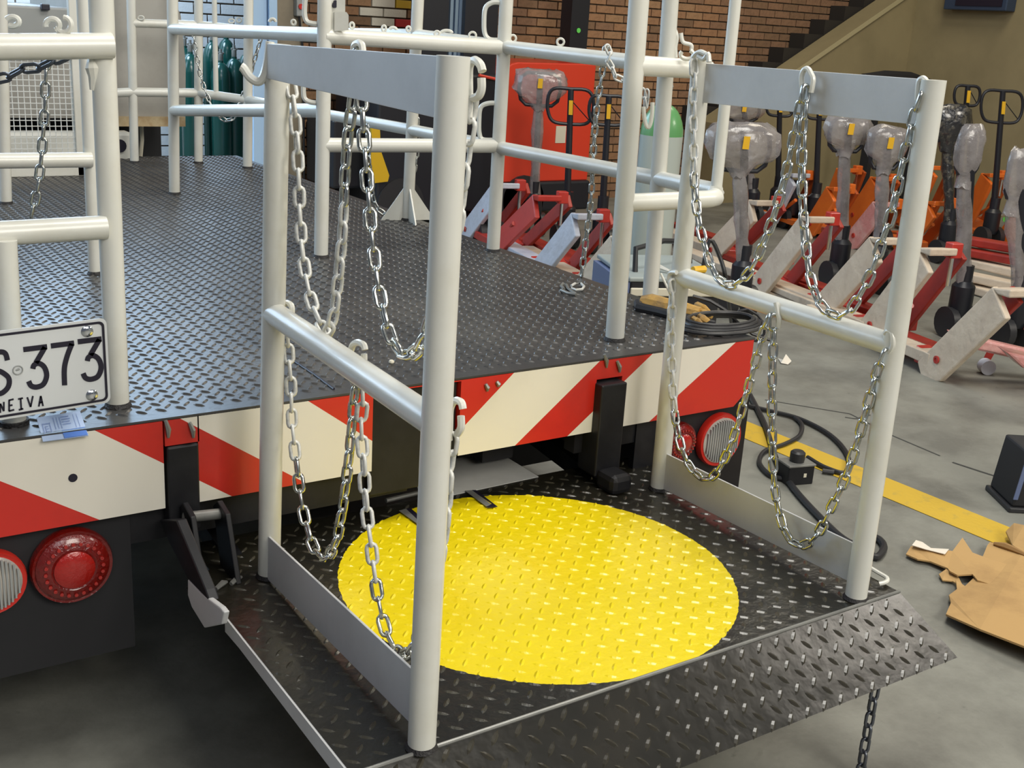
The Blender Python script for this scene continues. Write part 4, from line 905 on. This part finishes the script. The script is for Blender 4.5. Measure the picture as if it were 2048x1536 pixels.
            if film == 'film' and bagw > .1:
                c = Ht+V((0,0,-h_*.35))-_fh*bagw*.5; MB().prism([c+lat*-.015+V((0,0,.04)), c+lat*.02+V((0,0,.04)), c+lat*.018+V((0,0,-.03)), c+lat*-.018+V((0,0,-.03))], -_fh*.006).obj('release_lever', M['jyell'], t, smooth=False)
    return t
G1 = 'red pallet jacks in the front row'; G2 = 'orange pallet jacks in the rear row'
jack('red pallet jack with cream foam at the right end of the front row', (1845,712), top=(1985,572), handle=(2046,296), hbase=(2025,660), hkind='bag', bagw=.07, bagh=.36, group=G1, wide=.10)
jack('red pallet jack with a narrow film wrapped handle rising beside the right railing post', (1715,648), top=(1832,492), handle=(1948,250), hbase=(1915,640), hkind='bag', bagw=.08, bagh=.34, group=G1)
jack('red pallet jack with film wrapped handle just left of the right railing near post', (1622,603), top=(1738,472), handle=(1780,252), hbase=(1748,560), hkind='bag', bagw=.13, bagh=.30, group=G1)
jack('red pallet jack whose film wrapped handle stands in the middle of the right railing', (1500,560), top=(1600,430), handle=(1700,228), hbase=(1675,545), hkind='bag', bagw=.15, bagh=.27, group=G1)
jack('pallet jack with the largest film wrapped handle, just behind the right railing far post', (1478,600), handle=(1490,246), hkind='bag', bagw=.205, bagh=.30, group=G1, slab=False)
jack('red pallet jack whose film wrapped handle shows just above the largest wrapped one', (1405,495), top=(1497,398), handle=(1487,196), hbase=(1500,430), hkind='bag', bagw=.19, bagh=.22, group=G1)
jack('red pallet jack with a black loop handle half hidden by the tall rail post', (1145,560), top=(1220,470), handle=(1218,192), hbase=(1200,480), hkind='loop', bagw=.135, group=G1)
jack('red pallet jack with a black loop handle and yellow lever before the forklift', (1062,527), top=(1142,424), wrap='foamblue', handle=(1142,178), hbase=(1130,470), hkind='loop', bagw=.165, group=G1)
jack('unwrapped red pallet jack with a film bag over its handle before the forklift', (972,482), top=(1065,388), wrap=None, handle=(1082,138), hbase=(1065,445), hkind='bag', bagw=.20, bagh=.30, group=G1)
jack('red pallet jack with pale foam at the left end of the front row', (918,455), top=(985,364), wrap='foamblue', group=G1)
# rear row
jack('bright orange pallet jack at the right edge of the photo with a green sticker', (1990,472), top=(2068,368), body='jorange', wrap=None, group=G2)
jack('orange pallet jack with the rightmost black loop handle before the olive wall', (1915,440), top=(1962,345), body='jorange', wrap=None, handle=(2006,182), hbase=(1978,472), hkind='loop', bagw=.17, group=G2)
jack('orange pallet jack with a black loop handle left of the rightmost one', (1800,440), top=(1850,330), body='jorange', wrap=None, handle=(1936,172), hbase=(1905,450), hkind='loop', bagw=.11, group=G2)
jack('orange pallet jack with a black film wrapped handle beside the right railing post', (1790,480), top=(1850,400), body='jorange', wrap=None, handle=(1908,210), hbase=(1890,500), hkind='bag', bagw=.15, bagh=.34, film='filmblack', group=G2)
jack('orange pallet jack partly wrapped in pale film in the middle of the rear row', (1690,470), top=(1745,402), body='jorange', wrap='filmpink', group=G2)
jack('orange pallet jack fourth from the right end of the rear row', (1690,432), top=(1740,352), body='jorange', wrap=None, group=G2)
jack('orange pallet jack beside the wrapped handle in the middle of the rear row', (1605,450), top=(1652,372), body='jorange', wrap=None, handle=(1640,195), hbase=(1625,440), hkind='loop', bagw=.12, group=G2)
jack('orange pallet jack behind the boxy film wrapped handle', (1640,418), top=(1672,335), body='jorange', wrap=None, handle=(1560,190), hbase=(1550,425), hkind='loop', bagw=.12, group=G2)
jack('orange pallet jack with pale foam, at the left end of the rear row', (1530,430), top=(1572,345), body='jorange', wrap='foamblue', group=G2)
o = bpy.data.objects['pallet_jack.010']
q_ = atz(1998, 440, .25); 
MB().cyl(up(atz(1990,472,.09), 2007, 437)-_fh*.04, up(atz(1990,472,.09), 2007, 437)-_fh*.046, .024, 14).obj('sticker', M['sticker'], o)
# pink fork entering from the right
t = thing('pallet_jack', 'pallet jack entering from the right edge with pink film wrapped forks and a white roller', 'pallet jack', (5.2, 1.2, 0))
c = atz(1973, 733, .038); a = up(c-_fh*.10, 1899, 664); b_ = up(c-_fh*.10, 2150, 722); d = (b_-a).normalized(); sd_ = V((d.y, -d.x, 0))
mb = MB(); mb.prism([a, b_, b_+V((0,0,-.06)), a+d*.10+V((0,0,-.06))], sd_*-.07 if (sd_.x*CW.x+sd_.y*CW.y) < 0 else sd_*.07); mb.obj('fork', M['filmpink'], t, smooth=False, bevel=.012)
mb = MB(); a2 = up(c-_fh*.30, 2012, 704); mb.prism([a2, a2+d*1.0, a2+d*1.0+V((0,0,-.06)), a2+d*.10+V((0,0,-.06))], -sd_*.14); mb.obj('fork', M['filmpink'], t, smooth=False, bevel=.012)
mb = MB().cyl(c-sd_*.03, c+sd_*.03, .038, 18); mb.obj('load_roller', M['nylon'], t)
mb = MB(); mb.prism([c-sd_*.034+V((0,0,-.01))-d*.015, c-sd_*.034+V((0,0,-.01))+d*.015, c-sd_*.034+V((0,0,.09))+d*.05, c-sd_*.034+V((0,0,.09))+d*.01], -sd_*.01); mb.obj('roller_bracket', M['jred'], t, smooth=False)
# wrapped spare forks stacked behind
gk_ = 'wrapped fork bars stacked behind the front row'
for i, (x0_, y0_, x1_, y1_, mt_, lb_) in enumerate(((1925,474,2035,492,'jreddark','upper red fork bar on the stack behind the front row at the right'), (1925,496,2035,516,'jreddark','lower red fork bar on the stack behind the front row at the right'), (1925,516,2030,540,'foam','topmost cream foam bar of the stack at the right'), (1928,546,2025,566,'foam','middle cream foam bar of the stack at the right'), (1925,566,2010,592,'foam','bottom cream foam bar of the stack at the right'), (1515,578,1700,625,'foam','long cream foam bar lying on the floor behind the mid rail'))):
    zz = (.34,.27,.20,.13,.06,.05)[i]; a = atz(x0_, y0_, zz); b_ = atz(x1_, y1_, zz); d = (b_-a); n_ = V((-d.y, d.x, 0)).normalized()*.12
    mb = MB(); mb.prism([a, b_, b_+n_, a+n_], (0,0,-.055)); tag(mb.obj('fork_bar', M[mt_], smooth=False, bevel=.01), lb_, 'fork bar', gk_)
# dark wrapped roll behind the top plate
a = aty(1725, 158, 6.2); b_ = aty(1870, 172, 6.2); mb = MB(); mb.tube([a, lerp(a,b_,.3)+V((0,0,.03)), lerp(a,b_,.6)+V((0,0,.035)), b_], [.05,.075,.08,.05], 10); mb.box((a.x+.2, 6.15, 0), (a.x+.26, 6.25, a.z)); mb.box((b_.x-.26, 6.15, 0), (b_.x-.2, 6.25, b_.z))
tag(mb.obj('coat_rack', M['blackm']), 'long black covered rail standing before the olive wall behind the right railing', 'rack')
# dark wall box on the right wall
a = atx(1913, -30, 9.6); b_ = atx(2030, 24, 9.6)
mb = MB().box((9.45, min(a.y,b_.y), b_.z), (9.6, max(a.y,b_.y), b_.z+.35)); o = mb.obj('wall_box', M['mastblue'], smooth=False, bevel=.01)
o.data.materials[0] = mat('wall_box_navy', (.03, .05, .09), .4); tag(o, 'navy blue box mounted high on the olive wall at the top right', 'wall box')
MB().box((9.44, min(a.y,b_.y)+.05, b_.z+.04), (9.452, max(a.y,b_.y)-.14, b_.z+.31)).obj('box_front', M['ink'], o, smooth=False)

# ================================================================== WELDING MACHINE and tools
WZ = .60
w00 = atz(1250,505,WZ); w10 = atz(1455,583,WZ); w01 = atz(1345,487,WZ)
c0 = atz(1262,520,WZ); c1 = atz(1390,590,WZ); 
ux = V((.93,-.36,0)).normalized(); uy = V((.36,.93,0))
A_ = atz(1262, 556, .60)
t = thing('welding_machine', 'grey and black welding machine standing on the floor beside the deck', 'welding machine', (A_.x, A_.y, 0))
def wm(u_, v_, z): return A_+ux*u_+uy*v_+V((0,0,z-A_.z))
MW = Matrix((ux, uy, V((0,0,1)))).transposed().to_4x4(); MW.translation = V((A_.x, A_.y, 0))
mb = MB(); mb.box((0,0,.08), (.40,.45,.585), M=MW); mb.obj('case', M['blackm'], t, smooth=False, bevel=.008)
mb = MB(); mb.box((-.01,-.01,.585), (.42,.47,.605), M=MW); mb.obj('top_cover', M['weldgrey'], t, smooth=False, bevel=.006)
mb = MB(); mb.box((.0,-.012,.525), (.40,.0,.56), M=MW); mb.obj('front_bar', M['ivory'], t, smooth=False, bevel=.005)
mb = MB(); mb.box((-.03,.0,.1), (-.002,.45,.58), M=MW); mb.obj('side_panel', M['weldblue'], t, smooth=False)
mb = MB(); mb.box((.03,-.006,.20), (.07,-.0,.24), M=MW); mb.box((.03,-.006,.30), (.05,-.0,.33), M=MW); mb.box((.20,-.006,.40), (.26,-.0,.42), M=MW); mb.obj('marking', M['ivory'], t, smooth=False)
mb = MB(); mb.tube([wm(.05,.1,.60), wm(.05,.12,.70), wm(.2,.2,.72), wm(.36,.3,.70), wm(.37,.3,.60)], .012, 8); mb.obj('carry_handle', M['rubber'], t)
for u_ in (.03, .33):
    for v_ in (.06, .38): MB().cyl(wm(u_,v_,.04), wm(u_+.03,v_,.04), .04, 14).obj('wheel', M['rubber'], t)
# clamp lying on the welder, yellow bit, cable
t2 = thing('welding_clamp', 'small metal welding clamp with a yellow grip lying on the welding machine', 'clamp', tuple(wm(.2,.1,.607)))
mb = MB(); a = wm(.12,.12,.615); mb.tube([a, a+V((.03,-.03,.01)), a+V((.05,-.07,0))], [.006,.012,.006], 6); mb.obj('jaw', M['chainwhite'], t2)
mb = MB(); mb.tube([wm(.30,.08,.62), wm(.36,.10,.62)], .016, 8); mb.obj('grip', M['jyell'], t2)
curve_obj('welding_cable', [wm(.36,.12,.62), up(wm(.36,.12,.62),1420,480), up(wm(.36,.12,.62),1440,515), up(wm(.4,.12,.62),1452,560), atz(1462,640,.3), atz(1470,700,.02)], .009, None, 'rubber')
tag(bpy.data.objects['welding_cable'], 'black welding cable curving off the top of the welding machine', 'cable')
# glove on the deck corner
t = thing('work_glove', 'worn yellow and black leather work glove on the deck corner', 'glove', tuple(atz(1340,622,ZD)))
Z2 = ZD+.02
mb = MB(); mb.tube([atz(x, y, Z2) for x, y in ((1283,602),(1300,605),(1330,612),(1370,622),(1400,628))], [.018,.028,.026,.026,.02], 10)
mb.obj('palm', M['glove'], t)
mb = MB(); mb.tube([atz(x, y, ZD+.012) for x, y in ((1276,606),(1278,615),(1320,624),(1380,640),(1430,648))], [.014,.016,.014,.016,.010], 8); mb.obj('cuff_edge', M['rubber'], t)
for k, (p_, q2) in enumerate((((1395,612),(1418,624)), ((1392,622),(1424,634)), ((1390,632),(1420,645)), ((1385,640),(1405,652)))):
    MB().tube([atz(*p_, Z2), atz((p_[0]+q2[0])/2, (p_[1]+q2[1])/2-2, Z2+.006), atz(*q2, Z2-.006)], [.014,.012,.007], 8).obj('finger', M['glove'], t)
# torch cable coil over the deck corner
pts = []
rc = atz(1440, 652, ZD+.01)
for k in range(64):
    a = 2*PI*k/16; rr = .15-.012*(k//16); pts.append(rc+V((math.cos(a)*rr*1.0, math.sin(a)*rr*.62, .004+.006*(k//16))))
mb = MB(); mb.tube(pts, .0062, 7); tag(mb.obj('cable_coil', M['rubber']), 'coil of thin black cable lying on the deck corner beside the glove', 'cable')
ring_ = [up(atz(1490,640,ZD), x, y) for x, y in ((1467,640),(1478,622),(1495,618),(1515,630),(1530,650),(1528,668),(1512,682),(1490,678),(1473,662))]
mb = MB(); mb.tube(ring_, .0045, 7, closed=True); mb.tube([up(atz(1490,640,ZD), x, y) for x, y in ((1386,592),(1420,602),(1450,620),(1475,645),(1505,668),(1540,680))], .0055, 7); tag(mb.obj('torch_cable', M['rubber']), 'single loop of black torch cable standing up beyond the end of the bumper', 'cable')
# black cables on the floor and the control box
g0 = lambda x, y, z=.012: atz(x, y, z)
def cable(name, pts, r, label): return tag(curve_obj(name, pts, r, None, 'rubber', sub=6), label, 'cable')
cable('floor_cable', [g0(1500,790), g0(1530,850), g0(1555,925), g0(1590,980), g0(1650,1045), g0(1690,1080), g0(1730,1098), g0(1752,1115), g0(1768,1095), g0(1757,1078), g0(1735,1070)], .012, 'thick black cable running along the floor beneath the right railing')
cable('floor_cable', [g0(1498,812), g0(1540,822), g0(1600,838), g0(1660,870), g0(1695,910), g0(1692,945), g0(1650,935), g0(1615,915)], .010, 'black cable looping across the yellow line to the control box')
cable('floor_cable', [g0(1590,835), g0(1604,850), g0(1598,872), g0(1570,888), g0(1530,902), g0(1519,925), g0(1540,950), g0(1570,958)], .009, 'short black cable loop on the floor left of the control box')
bx0 = g0(1558,958,0); t = thing('control_box', 'small black pendant control box with a round knob on the floor by the yellow line', 'control box', tuple(bx0))
MC = Matrix.Translation(g0(1588,962,0)) @ Matrix.Rotation(-.25, 4, 'Z')
MB().box((-.055,-.04,0), (.055,.04,.075), M=MC).obj('box_body', M['black'], t, smooth=False, bevel=.004)
MB().box((-.058,-.043,.072), (.058,.043,.080), M=MC).obj('box_cover', M['steel'], t, smooth=False, bevel=.002)
c = MC @ V((.0,0,.08)); MB().lathe(c, [(.026,0),(.028,.01),(.028,.035),(.02,.042)], 16).obj('knob', M['rubber'], t)
mb = MB(); mb.box((.01,-.0415,.03), (.022,-.040,.045), M=MC); mb.obj('switch', M['ivory'], t, smooth=False)
mb = MB(); c = g0(1645,942,.012); mb.cyl(c, c+V((.03,-.03,0)), .01, 8); tag(mb.obj('cable_plug', M['rubber']), 'small black plug on the yellow line beside the control box', 'plug')
# paper scrap
mb = MB(); q = lambda x, y, z: atz(x, y, z); mb.add([q(1556,716,.004), q(1566,719,.02), q(1572,708,.03), q(1583,722,.015), q(1576,729,.004), q(1562,726,.006)], [(0,1,5), (1,2,3), (1,3,4,5)])
tag(mb.obj('paper_scrap', M['cardwhite'], smooth=False), 'small crumpled pale paper scrap on the floor beyond the bumper', 'paper scrap')

# ================================================================== CARDBOARD
def sheet(name, pts, th, mats, label, group=None, lift_=None):
    mb = MB(); P_ = [atz(x, y, z) for x, y, z in pts]
    mb.prism(P_, (0,0,-th)); o_ = mb.obj(name, mats, smooth=False); tag(o_, label, 'cardboard', group); return o_
sheet('cardboard_sheet', [(1892,1228,.03),(1902,1205,.02),(1898,1190,.02),(1914,1178,.02),(1912,1160,.02),(1930,1172,.02),(1948,1155,.02),(1975,1090,.022),(1980,1084,.022),(2048,1100,.03),(2140,1120,.03),(2140,1330,.05),(2048,1292,.05),(1960,1258,.045)], .006, M['card'], 'largest flat brown cardboard sheet on the floor at the right edge')
sheet('cardboard_sheet', [(1812,1108,.015),(1822,1092,.02),(1850,1094,.03),(1880,1098,.03),(1905,1102,.03),(1925,1075,.05),(1945,1105,.035),(1985,1120,.03),(2028,1132,.028),(2003,1176,.03),(1955,1160,.03),(1945,1148,.03),(1915,1150,.03),(1900,1142,.03),(1895,1136,.02),(1860,1122,.018),(1835,1118,.018)], .005, M['card'], 'long torn cardboard strip lying across the largest sheet')
sheet('cardboard_scrap', [(1878,1148,.012),(1892,1138,.02),(1915,1150,.02),(1928,1176,.015),(1905,1162,.012),(1885,1160,.012)], .004, M['card'], 'small torn cardboard flap below the long strip')
o = sheet('cardboard_scrap', [(1824,1090,.034),(1832,1080,.036),(1845,1084,.034),(1862,1096,.034),(1898,1098,.034),(1890,1108,.034),(1850,1098,.034)], .002, M['cardwhite'], 'white faced torn piece of cardboard at the left end of the long strip')
sheet('cardboard_sheet', [(2012,1062,.03),(2028,1046,.05),(2048,1050,.06),(2120,1070,.06),(2120,1115,.05),(2048,1104,.04),(2025,1090,.03)], .006, M['card'], 'folded cardboard piece at the end of the yellow line')
mb = MB(); mb.tube([atz(x, y, z) for x, y, z in ((1988,1087,.03),(2010,1092,.035),(2030,1100,.035),(2052,1110,.035))], [.006,.012,.01,.006], 6); tag(mb.obj('cardboard_scrap', M['cardbrown']), 'crumpled dark brown cardboard strip beside the folded piece', 'cardboard')
# black object at right edge
a = atz(2020, 1024, 0); b_ = up(a, 2040, 905)
t = thing('rubber_bumper_post', 'black block post cut by the right edge of the photo on the floor', 'post', tuple(a))
ang = math.atan2(CR.y, CR.x); MC = Matrix.Translation(a) @ Matrix.Rotation(ang, 4, 'Z') @ Matrix.Shear('XY', 4, (.10, 0))
MB().box((0,0,.02), (.25,.2,b_.z), M=MC).obj('block', M['blackm'], t, smooth=False, bevel=.008)
MB().box((-.01,-.01,0), (.26,.21,.02), M=MC).obj('foot', M['rubber'], t, smooth=False, bevel=.005)
MB().box((-.004,-.004,.05), (.012,.0,b_.z), M=MC).obj('edge_strip', M['weldblue'], t, smooth=False)
